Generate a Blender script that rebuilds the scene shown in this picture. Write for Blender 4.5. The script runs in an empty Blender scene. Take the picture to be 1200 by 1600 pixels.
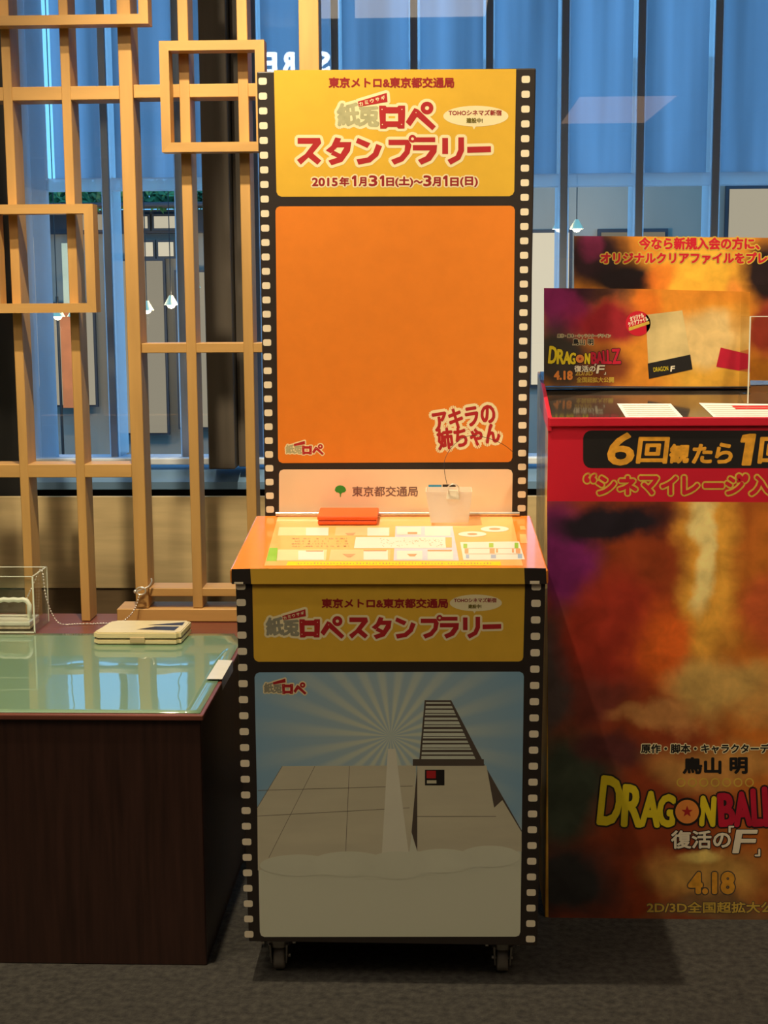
import bpy, bmesh, math, random
from mathutils import Vector, Matrix
random.seed(7)
D = bpy.data; SC = bpy.context.scene; COL = SC.collection

# ------------------------------------------------------------------ camera
cam_d = D.cameras.new('camera'); cam = D.objects.new('camera', cam_d); COL.objects.link(cam)
YAW, PITCH, ROLL = math.radians(2.25), math.radians(8.55), math.radians(0.38)
fwd = Vector((-math.sin(YAW)*math.cos(PITCH), math.cos(YAW)*math.cos(PITCH), -math.sin(PITCH)))
rgt0 = Vector((math.cos(YAW), math.sin(YAW), 0)); up0 = rgt0.cross(fwd)
rgt = rgt0*math.cos(ROLL) - up0*math.sin(ROLL); upv = up0*math.cos(ROLL) + rgt0*math.sin(ROLL)
M4 = Matrix((rgt, upv, -fwd)).transposed().to_4x4(); M4.translation = (0, 0, 1.42)
cam.matrix_world = M4
cam_d.sensor_fit = 'VERTICAL'; cam_d.sensor_height = 36.0; cam_d.lens = 36.0*2287/1600
cam_d.clip_start = 0.05; cam_d.clip_end = 200
SC.camera = cam

# ------------------------------------------------------------------ world, view, lights
W = D.worlds.new('dusk_sky'); SC.world = W; W.use_nodes = True
bg = W.node_tree.nodes['Background']; bg.inputs[0].default_value = (0.17, 0.53, 1.0, 1); bg.inputs[1].default_value = 1.9
SC.view_settings.view_transform = 'Standard'; SC.view_settings.look = 'None'
SC.view_settings.exposure = 0.0; SC.view_settings.gamma = 1.0; SC.view_settings.use_curve_mapping = False

def spot(name, loc, target, energy, color, size_deg, blend, radius):
    l = D.lights.new(name, 'SPOT'); l.energy = energy; l.color = color
    l.spot_size = math.radians(size_deg); l.spot_blend = blend; l.shadow_soft_size = radius
    o = D.objects.new(name, l); COL.objects.link(o); o.location = loc
    o.rotation_euler = (Vector(target)-Vector(loc)).to_track_quat('-Z', 'Y').to_euler()
    return o
WARM = (1.0, 0.82, 0.56)
CEIL = 3.2
spot('downlight_kiosk', (-0.55, 2.82, CEIL-0.06), (-0.1, 3.02, 0.9), 240, WARM, 98, 0.45, 0.03)
spot('downlight_bench', (-1.05, 2.45, CEIL-0.06), (-0.85, 3.80, 1.3), 70, WARM, 80, 0.7, 0.03)
spot('downlight_hall', (1.1, 2.1, CEIL-0.06), (0.75, 3.45, 1.5), 135, WARM, 44, 0.9, 0.05)
FILL_PANEL_E = 6.2
DIM_PANEL_E = 3.0
SIGN_E = 14.0

# ------------------------------------------------------------------ materials
def lin(c):
    c = c/255.0
    return c/12.92 if c <= 0.04045 else ((c+0.055)/1.055)**2.4
def rgb(r, g, b): return (lin(r), lin(g), lin(b), 1)
MATS = {}
def mat(name, col, rough=0.6, metal=0.0, coat=0.0, spec=0.5, noise=None, bump=None):
    """principled; noise = (scale, amount, stretch xyz), bump = (scale, strength)"""
    if name in MATS: return MATS[name]
    m = D.materials.new(name); m.use_nodes = True; nt = m.node_tree; b = nt.nodes['Principled BSDF']
    b.inputs['Roughness'].default_value = rough; b.inputs['Metallic'].default_value = metal
    b.inputs['Coat Weight'].default_value = coat; b.inputs['Coat Roughness'].default_value = 0.08
    b.inputs['Specular IOR Level'].default_value = spec
    b.inputs['Base Color'].default_value = col
    if noise or bump:
        tc = nt.nodes.new('ShaderNodeTexCoord')
    if noise:
        sc, amt, st = noise
        mp = nt.nodes.new('ShaderNodeMapping'); mp.inputs['Scale'].default_value = st
        n = nt.nodes.new('ShaderNodeTexNoise'); n.inputs['Scale'].default_value = sc; n.inputs['Detail'].default_value = 4
        r = nt.nodes.new('ShaderNodeValToRGB')
        r.color_ramp.elements[0].position = 0.3; r.color_ramp.elements[1].position = 0.7
        r.color_ramp.elements[0].color = tuple(c*(1-amt) for c in col[:3])+(1,)
        r.color_ramp.elements[1].color = tuple(min(1, c*(1+amt)) for c in col[:3])+(1,)
        nt.links.new(tc.outputs['Object'], mp.inputs[0]); nt.links.new(mp.outputs[0], n.inputs['Vector'])
        nt.links.new(n.outputs[0], r.inputs[0]); nt.links.new(r.outputs[0], b.inputs['Base Color'])
    if bump:
        n2 = nt.nodes.new('ShaderNodeTexNoise'); n2.inputs['Scale'].default_value = bump[0]; n2.inputs['Detail'].default_value = 3
        bp_ = nt.nodes.new('ShaderNodeBump'); bp_.inputs['Strength'].default_value = bump[1]; bp_.inputs['Distance'].default_value = 0.01
        nt.links.new(tc.outputs['Object'], n2.inputs['Vector']); nt.links.new(n2.outputs[0], bp_.inputs['Height'])
        nt.links.new(bp_.outputs[0], b.inputs['Normal'])
    MATS[name] = m; return m
def emit(name, col, strength):
    if name in MATS: return MATS[name]
    m = D.materials.new(name); m.use_nodes = True; nt = m.node_tree; nt.nodes.clear()
    e = nt.nodes.new('ShaderNodeEmission'); e.inputs[0].default_value = col; e.inputs[1].default_value = strength
    o = nt.nodes.new('ShaderNodeOutputMaterial'); nt.links.new(e.outputs[0], o.inputs[0])
    MATS[name] = m; return m
def clear(name, tint=(1, 1, 1, 1), ior=1.5, rough=0.0, gain=1.0):
    """thin clear sheet: transparent with a Fresnel reflection"""
    if name in MATS: return MATS[name]
    m = D.materials.new(name); m.use_nodes = True; nt = m.node_tree; nt.nodes.clear()
    t = nt.nodes.new('ShaderNodeBsdfTransparent'); t.inputs[0].default_value = tint
    g = nt.nodes.new('ShaderNodeBsdfGlossy'); g.inputs['Roughness'].default_value = rough
    f = nt.nodes.new('ShaderNodeFresnel')
    ge = nt.nodes.new('ShaderNodeNewGeometry'); mr = nt.nodes.new('ShaderNodeMapRange')      # same reflectance entering and leaving the thin sheet
    mr.inputs['To Min'].default_value = ior; mr.inputs['To Max'].default_value = 1.0/ior
    nt.links.new(ge.outputs['Backfacing'], mr.inputs['Value']); nt.links.new(mr.outputs[0], f.inputs[0])
    mu = nt.nodes.new('ShaderNodeMath'); mu.operation = 'MULTIPLY'; mu.inputs[1].default_value = gain; mu.use_clamp = True
    mx = nt.nodes.new('ShaderNodeMixShader'); o = nt.nodes.new('ShaderNodeOutputMaterial')
    nt.links.new(f.outputs[0], mu.inputs[0]); nt.links.new(mu.outputs[0], mx.inputs[0])
    nt.links.new(t.outputs[0], mx.inputs[1]); nt.links.new(g.outputs[0], mx.inputs[2]); nt.links.new(mx.outputs[0], o.inputs[0])
    MATS[name] = m; return m
def frosted(name, col, diff=0.25, clearpart=0.0, streak=0.0):
    """translucent sheet lit from behind"""
    if name in MATS: return MATS[name]
    m = D.materials.new(name); m.use_nodes = True; nt = m.node_tree; nt.nodes.clear()
    t = nt.nodes.new('ShaderNodeBsdfTranslucent'); t.inputs[0].default_value = col
    d = nt.nodes.new('ShaderNodeBsdfDiffuse'); d.inputs[0].default_value = col
    mx = nt.nodes.new('ShaderNodeMixShader'); mx.inputs[0].default_value = diff
    o = nt.nodes.new('ShaderNodeOutputMaterial')
    nt.links.new(t.outputs[0], mx.inputs[1]); nt.links.new(d.outputs[0], mx.inputs[2]); last = mx
    if clearpart:
        tr = nt.nodes.new('ShaderNodeBsdfTransparent'); m2 = nt.nodes.new('ShaderNodeMixShader'); m2.inputs[0].default_value = clearpart
        nt.links.new(last.outputs[0], m2.inputs[1]); nt.links.new(tr.outputs[0], m2.inputs[2]); last = m2
    if streak:
        tc = nt.nodes.new('ShaderNodeTexCoord'); mp = nt.nodes.new('ShaderNodeMapping'); mp.inputs['Scale'].default_value = (9, 1, 0.35)
        n = nt.nodes.new('ShaderNodeTexNoise'); n.inputs['Scale'].default_value = 1.3; n.inputs['Detail'].default_value = 2
        r = nt.nodes.new('ShaderNodeValToRGB'); r.color_ramp.elements[0].position = 0.35; r.color_ramp.elements[1].position = 0.68
        r.color_ramp.elements[0].color = tuple(c*(1-streak) for c in col[:3])+(1,)
        r.color_ramp.elements[1].color = tuple(min(1, c*(1+streak*0.6)) for c in col[:3])+(1,)
        nt.links.new(tc.outputs['Object'], mp.inputs[0]); nt.links.new(mp.outputs[0], n.inputs['Vector']); nt.links.new(n.outputs[0], r.inputs[0])
        nt.links.new(r.outputs[0], t.inputs[0]); nt.links.new(r.outputs[0], d.inputs[0])
    nt.links.new(last.outputs[0], o.inputs[0]); MATS[name] = m; return m

# ------------------------------------------------------------------ mesh helpers
class MB:
    def __init__(s): s.v = []; s.f = []; s.smooth = []
    def add(s, vs, fs, smooth=False):
        k = len(s.v); s.v += [tuple(p) for p in vs]; s.f += [tuple(i+k for i in q) for q in fs]; s.smooth += [smooth]*len(fs); return s
    def box(s, x0, x1, y0, y1, z0, z1, bev=0.0, seg=2):
        bm = bmesh.new(); bmesh.ops.create_cube(bm, size=1)
        for v in bm.verts:
            v.co = Vector(((x0+x1)/2+v.co.x*(x1-x0), (y0+y1)/2+v.co.y*(y1-y0), (z0+z1)/2+v.co.z*(z1-z0)))
        return s.frombm(bm, bev, seg)
    def hexa(s, pts, bev=0.0, seg=2):
        """8 points: bottom ring 4, top ring 4"""
        bm = bmesh.new(); vs = [bm.verts.new(p) for p in pts]
        for q in ((3, 2, 1, 0), (4, 5, 6, 7), (0, 1, 5, 4), (1, 2, 6, 5), (2, 3, 7, 6), (3, 0, 4, 7)): bm.faces.new([vs[i] for i in q])
        return s.frombm(bm, bev, seg)
    def frombm(s, bm, bev=0.0, seg=2):
        if bev > 0: bmesh.ops.bevel(bm, geom=bm.edges[:], offset=bev, segments=seg, profile=0.5, affect='EDGES')
        bmesh.ops.recalc_face_normals(bm, faces=bm.faces[:]); bm.verts.index_update()
        s.add([v.co[:] for v in bm.verts], [[v.index for v in f.verts] for f in bm.faces]); bm.free(); return s
    def cyl(s, a, b, r0, r1=None, n=16, cap=True):
        a = Vector(a); b = Vector(b); r1 = r0 if r1 is None else r1
        d = (b-a).normalized(); u = d.orthogonal().normalized(); w = d.cross(u)
        vs = []
        for c, r in ((a, r0), (b, r1)):
            for i in range(n):
                t = 2*math.pi*i/n; vs.append(c+u*math.cos(t)*r+w*math.sin(t)*r)
        k = len(s.v); s.add(vs, [(i, (i+1) % n, n+(i+1) % n, n+i) for i in range(n)], True)
        if cap: s.add(vs, [tuple(range(n-1, -1, -1)), tuple(range(n, 2*n))])
        return s
    def tube(s, pts, r, n=8, closed=False):
        pts = [Vector(p) for p in pts]; N = len(pts); vs = []; fs = []; u = None
        for i, p in enumerate(pts):
            d = (pts[(i+1) % N]-pts[i-1]) if closed else (pts[min(i+1, N-1)]-pts[max(i-1, 0)])
            d.normalize()
            u = d.orthogonal().normalized() if u is None else (u-d*u.dot(d)).normalized()
            w = d.cross(u)
            vs += [p+u*math.cos(2*math.pi*j/n)*r+w*math.sin(2*math.pi*j/n)*r for j in range(n)]
        for i in range(N if closed else N-1):
            for j in range(n):
                a = i*n+j; b = i*n+(j+1) % n; c = ((i+1) % N)*n+(j+1) % n; e = ((i+1) % N)*n+j; fs.append((a, b, c, e))
        if not closed: fs += [tuple(range(n-1, -1, -1)), tuple(range((N-1)*n, N*n))]
        return s.add(vs, fs, True)
    def sphere(s, c, r, nu=8, nv=5, sx=1, sy=1, sz=1):
        vs = [(c[0], c[1], c[2]+r*sz)]; fs = []
        for i in range(1, nv):
            t = math.pi*i/nv
            for j in range(nu):
                p = 2*math.pi*j/nu; vs.append((c[0]+r*sx*math.sin(t)*math.cos(p), c[1]+r*sy*math.sin(t)*math.sin(p), c[2]+r*sz*math.cos(t)))
        vs.append((c[0], c[1], c[2]-r*sz)); L = len(vs)-1
        for j in range(nu):
            fs.append((0, 1+j, 1+(j+1) % nu)); fs.append((L, 1+(nv-2)*nu+(j+1) % nu, 1+(nv-2)*nu+j))
        for i in range(nv-2):
            for j in range(nu):
                a = 1+i*nu+j; b = 1+i*nu+(j+1) % nu; fs.append((a, a+nu, b+nu, b))
        return s.add(vs, fs, True)
    def build(s, name, m, parent=None, label=None):
        me = D.meshes.new(name); base = BASE.get(parent, Vector((0, 0, 0))) if parent else Vector((0, 0, 0))
        me.from_pydata([Vector(p)-base for p in s.v], [], s.f); me.validate(); me.update()
        if any(s.smooth) and len(me.polygons) == len(s.smooth): me.polygons.foreach_set('use_smooth', s.smooth)
        if isinstance(m, str): m = MATS[m]
        me.materials.append(m)
        o = D.objects.new(name, me); COL.objects.link(o)
        if parent: o.parent = parent; BASE[o] = base
        else: BASE[o] = Vector((0, 0, 0))
        if label: o['label'] = label
        return o
BASE = {}
def thing(name, loc, label, cat, group=None):
    o = D.objects.new(name, None); COL.objects.link(o); o.location = loc; o.empty_display_size = 0.05
    BASE[o] = Vector(loc); return tag(o, label, cat, group)
def tag(o, label, cat, group=None):
    o['label'] = label; o['category'] = cat
    if group: o['group'] = group
    return o
def struct(o): o['kind'] = 'structure'; return o
def solo(mb, name, m, loc, label, cat, group=None):
    """a thing that is one mesh, its origin at loc"""
    mb.v = [(p[0]-loc[0], p[1]-loc[1], p[2]-loc[2]) for p in mb.v]
    o = mb.build(name, m); o.location = loc; BASE[o] = Vector(loc); return tag(o, label, cat, group)

# ------------------------------------------------------------------ flat print on sheets
class Sheet:
    """artwork units -> a flat panel of the scene; h maps (u, v) to two axes of the panel"""
    def __init__(s, h, kind, a, b=0, c=0): s.h = h; s.kind = kind; s.a = a; s.b = b; s.c = c
    def __call__(s, x, y, layer=0):
        h = s.h; w = h[6]*x+h[7]*y+h[8]; p = (h[0]*x+h[1]*y+h[2])/w; q = (h[3]*x+h[4]*y+h[5])/w
        o = 0.0003*layer
        if s.kind == 'wall': return (p, s.a-o, q)
        return (p, q, s.a+(q-s.b)*s.c+o)
_TXT = {}
def glyphs(body):
    if body in _TXT: return _TXT[body]
    cu = D.curves.new('t', 'FONT'); cu.body = body; cu.resolution_u = 3; cu.fill_mode = 'FRONT'
    ob = D.objects.new('t', cu); COL.objects.link(ob)
    dg = bpy.context.evaluated_depsgraph_get(); me = D.meshes.new_from_object(ob.evaluated_get(dg))
    vs = [v.co.copy() for v in me.vertices]; fs = [tuple(p.vertices) for p in me.polygons]
    D.objects.remove(ob); D.curves.remove(cu); D.meshes.remove(me)
    x0 = min(v.x for v in vs); x1 = max(v.x for v in vs); y0 = min(v.y for v in vs); y1 = max(v.y for v in vs)
    _TXT[body] = ([((v.x-x0)/(x1-x0), 1-(v.y-y0)/max(1e-6, y1-y0)) for v in vs], fs); return _TXT[body]
class Print:
    """flat shapes in artwork units"""
    def __init__(s): s.v = []; s.f = []; s.d = {}
    def poly(s, pts):
        k = len(s.v); s.v += list(pts); s.f.append(tuple(range(k, k+len(pts))))
        for j in range(k, len(s.v)): s.d[j] = min(0.4, 0.06*len(s.f))
        return s
    def rect(s, x0, y0, x1, y1, r=0, corners='abcd'):
        if not r: return s.poly([(x0, y0), (x1, y0), (x1, y1), (x0, y1)])
        pts = []
        for n, cx, cy, a in (('a', x0, y0, 180), ('b', x1, y0, 270), ('c', x1, y1, 0), ('d', x0, y1, 90)):
            if n in corners:
                ox = cx+(r if cx == x0 else -r); oy = cy+(r if cy == y0 else -r)
                pts += [(ox+r*math.cos(math.radians(a+t)), oy+r*math.sin(math.radians(a+t))) for t in (0, 22.5, 45, 67.5, 90)]
            else: pts.append((cx, cy))
        return s.poly(pts)
    def ell(s, cx, cy, rx, ry=None, n=32):
        ry = rx if ry is None else ry
        return s.poly([(cx+rx*math.cos(2*math.pi*i/n), cy+ry*math.sin(2*math.pi*i/n)) for i in range(n)])
    def ring(s, cx, cy, R, r, n=24):
        k = len(s.v); s.v += [(cx+q*math.cos(2*math.pi*i/n), cy+q*math.sin(2*math.pi*i/n)) for q in (R, r) for i in range(n)]
        s.f += [(k+i, k+(i+1) % n, k+n+(i+1) % n, k+n+i) for i in range(n)]; return s
    def text(s, body, x0, y0, x1, y1, rot=0, shear=0):
        vs, fs = glyphs(body); k = len(s.v); cx, cy = (x0+x1)/2, (y0+y1)/2; c, d = math.cos(math.radians(rot)), math.sin(math.radians(rot))
        for u, v in vs:
            x = x0+u*(x1-x0)-cx; y = y0+v*(y1-y0)-cy; x -= shear*y
            s.v.append((cx+x*c-y*d, cy+x*d+y*c))
        s.f += [tuple(i+k for i in f) for f in fs]; return s
    def fat(s, r, n=8):
        """copies shifted round a circle: bolder strokes"""
        q = Print()
        for i in range(n):
            dx = r*math.cos(2*math.pi*i/n); dy = r*math.sin(2*math.pi*i/n); k = len(q.v)
            q.v += [(x+dx, y+dy) for x, y in s.v]; q.f += [tuple(j+k for j in f) for f in s.f]
            for j in range(len(s.v)): q.d[k+j] = i*0.02+s.d.get(j, 0)*0.08
        k = len(q.v); q.v += s.v; q.f += [tuple(j+k for j in f) for f in s.f]
        for j in range(len(s.v)): q.d[k+j] = n*0.02+s.d.get(j, 0)*0.08
        return q
    def put(s, name, sheet, layer, m, parent, label=None):
        b = MB(); b.add([sheet(x, y, layer+s.d.get(i, 0)) for i, (x, y) in enumerate(s.v)], s.f); return b.build(name, m, parent, label)
BACK = Sheet((0.001399666, -1.107082e-06, -0.963283, 1.388226e-05, -0.001474821, 2.057347, 1.62457e-05, -6.316617e-05, 1.0), 'wall', 3.30)
FRONT = Sheet((0.001213044, -9.594713e-07, -0.8348452, 1.510714e-05, -0.001290137, 1.972367, 1.62457e-05, -6.316617e-05, 1.0), 'wall', 2.86)
LIDF = Sheet((0.00120965, -9.567875e-07, -0.83251, 1.512942e-05, -0.00128678, 1.970822, 1.62457e-05, -6.316617e-05, 1.0), 'wall', 2.852)
STAND = Sheet((0.00135301, -1.07018e-06, -0.9311735, 1.418848e-05, -0.00142865, 2.036102, 1.62457e-05, -6.316617e-05, 1.0), 'wall', 3.19)
CARD1 = Sheet((0.001450563, -1.14734e-06, -0.9983115, 1.35482e-05, -0.001525189, 2.080523, 1.62457e-05, -6.316617e-05, 1.0), 'wall', 3.42)
CARD2 = Sheet((0.001476011, -1.167469e-06, -1.015826, 1.338117e-05, -0.001550373, 2.092111, 1.62457e-05, -6.316617e-05, 1.0), 'wall', 3.48)
LID = Sheet((-0.003335828, 2.638513e-06, 2.295796, -0.0001277708, 0.0004967957, -7.864902, -4.167918e-05, -0.004049763, 1.0), 'lid', 0.876, 2.86, 0.04/0.44)
TRAY = Sheet((0.1515274, -0.0001198524, -104.2847, 0.005803889, -0.02256656, 357.257, 0.00236905, 0.1618653, 1.0), 'lid', 1.145, 3.19, 0.045/0.23)

# ------------------------------------------------------------------ palette
mat('carpet', rgb(52, 50, 45), 0.95, noise=(60, 0.55, (1, 1, 1)), bump=(220, 0.35))
mat('hall_wall', rgb(120, 108, 92), 0.85, noise=(3, 0.08, (1, 1, 1)))
mat('ceiling_paint', rgb(165, 150, 128), 0.9, noise=(3, 0.05, (1, 1, 1)))
mat('column_metal', rgb(92, 84, 74), 0.5, noise=(40, 0.12, (1, 1, 0.05)))
mat('dark_metal', rgb(34, 33, 32), 0.45, noise=(30, 0.2, (1, 1, 0.1)))
mat('sash_metal', rgb(226, 234, 242), 0.45, noise=(8, 0.05, (1, 1, 1)))
mat('mullion_metal', rgb(150, 155, 165), 0.5, noise=(40, 0.1, (1, 1, 0.05)))
mat('sill_metal_sky_tint', rgb(112, 146, 178), 0.4, noise=(8, 0.06, (1, 1, 1)))  # blue of the window light is put into this colour
mat('gap_black', rgb(58, 49, 38), 0.7, noise=(8, 0.2, (1, 1, 1)))
mat('pale_wood', rgb(208, 184, 134), 0.6, noise=(14, 0.14, (0.25, 1, 2.2)))
mat('lattice_wood', rgb(194, 150, 86), 0.5, noise=(26, 0.12, (1, 1, 0.12)))
mat('lattice_wood_h', rgb(194, 150, 86), 0.5, noise=(26, 0.12, (0.12, 1, 1)))
mat('bench_wood', rgb(58, 36, 28), 0.42, noise=(16, 0.3, (4, 4, 0.25)))
mat('bench_top_wood', rgb(118, 66, 50), 0.38, noise=(16, 0.16, (0.25, 3, 1)))
mat('film_black', rgb(44, 37, 32), 0.45, noise=(20, 0.08, (1, 1, 1)))
mat('perf_white', rgb(238, 226, 196), 0.55, noise=(20, 0.03, (1, 1, 1)))
mat('yellow', rgb(224, 178, 56), 0.42, noise=(30, 0.03, (1, 1, 1)))
mat('orange', rgb(230, 130, 38), 0.42, noise=(30, 0.03, (1, 1, 1)))
mat('cream_panel', rgb(246, 212, 172), 0.5, noise=(10, 0.03, (1, 1, 1)))
mat('cream_line', rgb(240, 226, 176), 0.5, noise=(10, 0.03, (1, 1, 1)))
mat('crimson', rgb(176, 34, 36), 0.5, noise=(10, 0.05, (1, 1, 1)))
mat('dark_red', rgb(150, 30, 30), 0.5, noise=(10, 0.05, (1, 1, 1)))
mat('logo_grey', rgb(176, 172, 128), 0.5, noise=(60, 0.12, (1, 1, 1)))
mat('logo_grey_dark', rgb(150, 146, 122), 0.5, noise=(60, 0.12, (1, 1, 1)))
mat('ink_brown', rgb(128, 92, 82), 0.5, noise=(10, 0.05, (1, 1, 1)))
mat('ink_black', rgb(26, 23, 22), 0.5, noise=(10, 0.1, (1, 1, 1)))
mat('olive_ink', rgb(112, 98, 20), 0.5, noise=(10, 0.05, (1, 1, 1)))
mat('leaf_green', rgb(58, 150, 50), 0.5, noise=(10, 0.05, (1, 1, 1)))
mat('metro_blue', rgb(60, 150, 190), 0.5, noise=(10, 0.05, (1, 1, 1)))
mat('tick_orange', rgb(240, 170, 120), 0.3, coat=0.5, noise=(30, 0.02, (1, 1, 1)))
mat('tick_blue', rgb(165, 190, 218), 0.3, coat=0.5, noise=(30, 0.02, (1, 1, 1)))
mat('pale_ink', rgb(206, 160, 116), 0.4, coat=0.5, noise=(30, 0.02, (1, 1, 1)))
mat('lid_orange', rgb(240, 146, 52), 0.25, coat=0.6, noise=(30, 0.03, (1, 1, 1)))
mat('lid_sheet', rgb(248, 190, 112), 0.3, coat=0.5, noise=(30, 0.03, (1, 1, 1)))
mat('lid_cell', rgb(248, 222, 170), 0.3, coat=0.5, noise=(30, 0.03, (1, 1, 1)))
mat('lid_cell_orange', rgb(248, 206, 150), 0.3, coat=0.5, noise=(30, 0.03, (1, 1, 1)))
mat('lid_cell_blue', rgb(205, 215, 235), 0.3, coat=0.5, noise=(30, 0.03, (1, 1, 1)))
mat('lid_white', rgb(244, 238, 226), 0.3, coat=0.5, noise=(30, 0.02, (1, 1, 1)))
mat('lid_yellow', rgb(252, 224, 40), 0.3, coat=0.5, noise=(30, 0.02, (1, 1, 1)))
mat('lid_green', rgb(150, 205, 70), 0.3, coat=0.5, noise=(30, 0.02, (1, 1, 1)))
mat('chrome', rgb(228, 224, 214), 0.3, 0.75, noise=(30, 0.05, (1, 1, 1)))
mat('caster_steel', rgb(150, 146, 138), 0.35, 0.9, noise=(30, 0.1, (1, 1, 1)))
mat('caster_wheel', rgb(120, 114, 104), 0.4, noise=(30, 0.1, (1, 1, 1)))
mat('pad_orange', rgb(240, 92, 18), 0.4, coat=0.2, noise=(30, 0.04, (1, 1, 1)))
mat('pad_cream', rgb(232, 216, 166), 0.4, coat=0.2, noise=(30, 0.04, (1, 1, 1)))
mat('paper', rgb(226, 224, 218), 0.6, noise=(30, 0.04, (1, 1, 1)))
mat('red_band', rgb(200, 30, 50), 0.4, coat=0.15, noise=(10, 0.04, (1, 1, 1)))
mat('gold', rgb(226, 160, 48), 0.45, noise=(60, 0.18, (1, 1, 1)))
mat('gold_line', rgb(206, 172, 66), 0.45, noise=(60, 0.1, (1, 1, 1)))
mat('logo_yellow', rgb(228, 204, 34), 0.45, noise=(20, 0.1, (1, 1, 1)))
mat('logo_red', rgb(188, 24, 52), 0.45, noise=(20, 0.15, (1, 1, 1)))
mat('disc_orange', rgb(232, 142, 62), 0.45, noise=(20, 0.1, (1, 1, 1)))
mat('side_gold', rgb(226, 164, 60), 0.35, coat=0.3, noise=(9, 0.5, (1, 1, 1)))
mat('stamp_base', rgb(226, 214, 176), 0.5, noise=(60, 0.25, (1, 1, 1)))
mat('bldg_grey', rgb(204, 198, 168), 0.5, noise=(6, 0.06, (1, 0.2, 4)))
mat('bldg_dark', rgb(84, 74, 64), 0.5, noise=(10, 0.08, (1, 1, 1)))
mat('bldg_line', rgb(120, 110, 96), 0.5, noise=(10, 0.08, (1, 1, 1)))
mat('cloud', rgb(198, 204, 184), 0.5, noise=(12, 0.06, (1, 1, 1)))
mat('tape', rgb(226, 222, 206), 0.4, coat=0.2, noise=(30, 0.04, (1, 1, 1)))
clear('window_glass', (0.95, 0.97, 0.98, 1), 1.5, 0.0, 1.3)
clear('acrylic', (0.985, 0.99, 0.98, 1), 1.49, 0.02, 1.0)
frosted('frosted_upper', (0.68, 0.75, 0.82, 1), 0.10, 0.0, 0.22)
frosted('fin_glass', (0.97, 0.98, 1.0, 1), 0.05, 0.42)
frosted('bin_plastic', (0.97, 0.92, 0.82, 1), 0.45, 0.35)

def art(name, base, blobs, dist=0.05, nscale=7.0, rough=0.4, coat=0.1, grain=0.25):
    """printed abstract colour clouds: soft ellipses (cx, cz, rx, rz, colour, strength) in metres on the panel, edges broken by noise"""
    m = D.materials.new(name); m.use_nodes = True; nt = m.node_tree; N = nt.nodes; L = nt.links; b = N['Principled BSDF']
    b.inputs['Roughness'].default_value = rough; b.inputs['Coat Weight'].default_value = coat; b.inputs['Coat Roughness'].default_value = 0.1
    tc = N.new('ShaderNodeTexCoord'); no = N.new('ShaderNodeTexNoise'); no.inputs['Scale'].default_value = nscale; no.inputs['Detail'].default_value = 6
    L.new(tc.outputs['Object'], no.inputs['Vector'])
    sb = N.new('ShaderNodeVectorMath'); sb.operation = 'SUBTRACT'; sb.inputs[1].default_value = (0.5, 0.5, 0.5); L.new(no.outputs['Color'], sb.inputs[0])
    sc = N.new('ShaderNodeVectorMath'); sc.operation = 'SCALE'; sc.inputs['Scale'].default_value = dist*2; L.new(sb.outputs[0], sc.inputs[0])
    ad = N.new('ShaderNodeVectorMath'); ad.operation = 'ADD'; L.new(tc.outputs['Object'], ad.inputs[0]); L.new(sc.outputs[0], ad.inputs[1])
    prev = None
    for cx, cz, rx, rz, colr, st in blobs:
        mp = N.new('ShaderNodeMapping'); mp.vector_type = 'TEXTURE'
        mp.inputs['Location'].default_value = (cx, 0, cz); mp.inputs['Scale'].default_value = (rx, 50, rz); L.new(ad.outputs[0], mp.inputs[0])
        ln = N.new('ShaderNodeVectorMath'); ln.operation = 'LENGTH'; L.new(mp.outputs[0], ln.inputs[0])
        mr = N.new('ShaderNodeMapRange'); mr.interpolation_type = 'SMOOTHSTEP'
        mr.inputs['From Min'].default_value = 1.15; mr.inputs['From Max'].default_value = 0.45; mr.inputs['To Min'].default_value = 0; mr.inputs['To Max'].default_value = st
        L.new(ln.outputs['Value'], mr.inputs['Value'])
        mx = N.new('ShaderNodeMix'); mx.data_type = 'RGBA'; L.new(mr.outputs[0], mx.inputs['Factor'])
        if prev is None: mx.inputs['A'].default_value = base
        else: L.new(prev, mx.inputs['A'])
        mx.inputs['B'].default_value = colr; prev = mx.outputs['Result']
    n2 = N.new('ShaderNodeTexNoise'); n2.inputs['Scale'].default_value = nscale*3.2; n2.inputs['Detail'].default_value = 5; n2.inputs['Distortion'].default_value = 0.3
    L.new(tc.outputs['Object'], n2.inputs['Vector'])
    r2 = N.new('ShaderNodeMapRange'); r2.inputs['From Min'].default_value = 0.3; r2.inputs['From Max'].default_value = 0.7; r2.inputs['To Min'].default_value = 1-grain; r2.inputs['To Max'].default_value = 1+grain
    L.new(n2.outputs[0], r2.inputs['Value'])
    vm = N.new('ShaderNodeVectorMath'); vm.operation = 'SCALE'; L.new(prev, vm.inputs[0]); L.new(r2.outputs[0], vm.inputs['Scale']); L.new(vm.outputs[0], b.inputs['Base Color'])
    MATS[name] = m; return m
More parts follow.
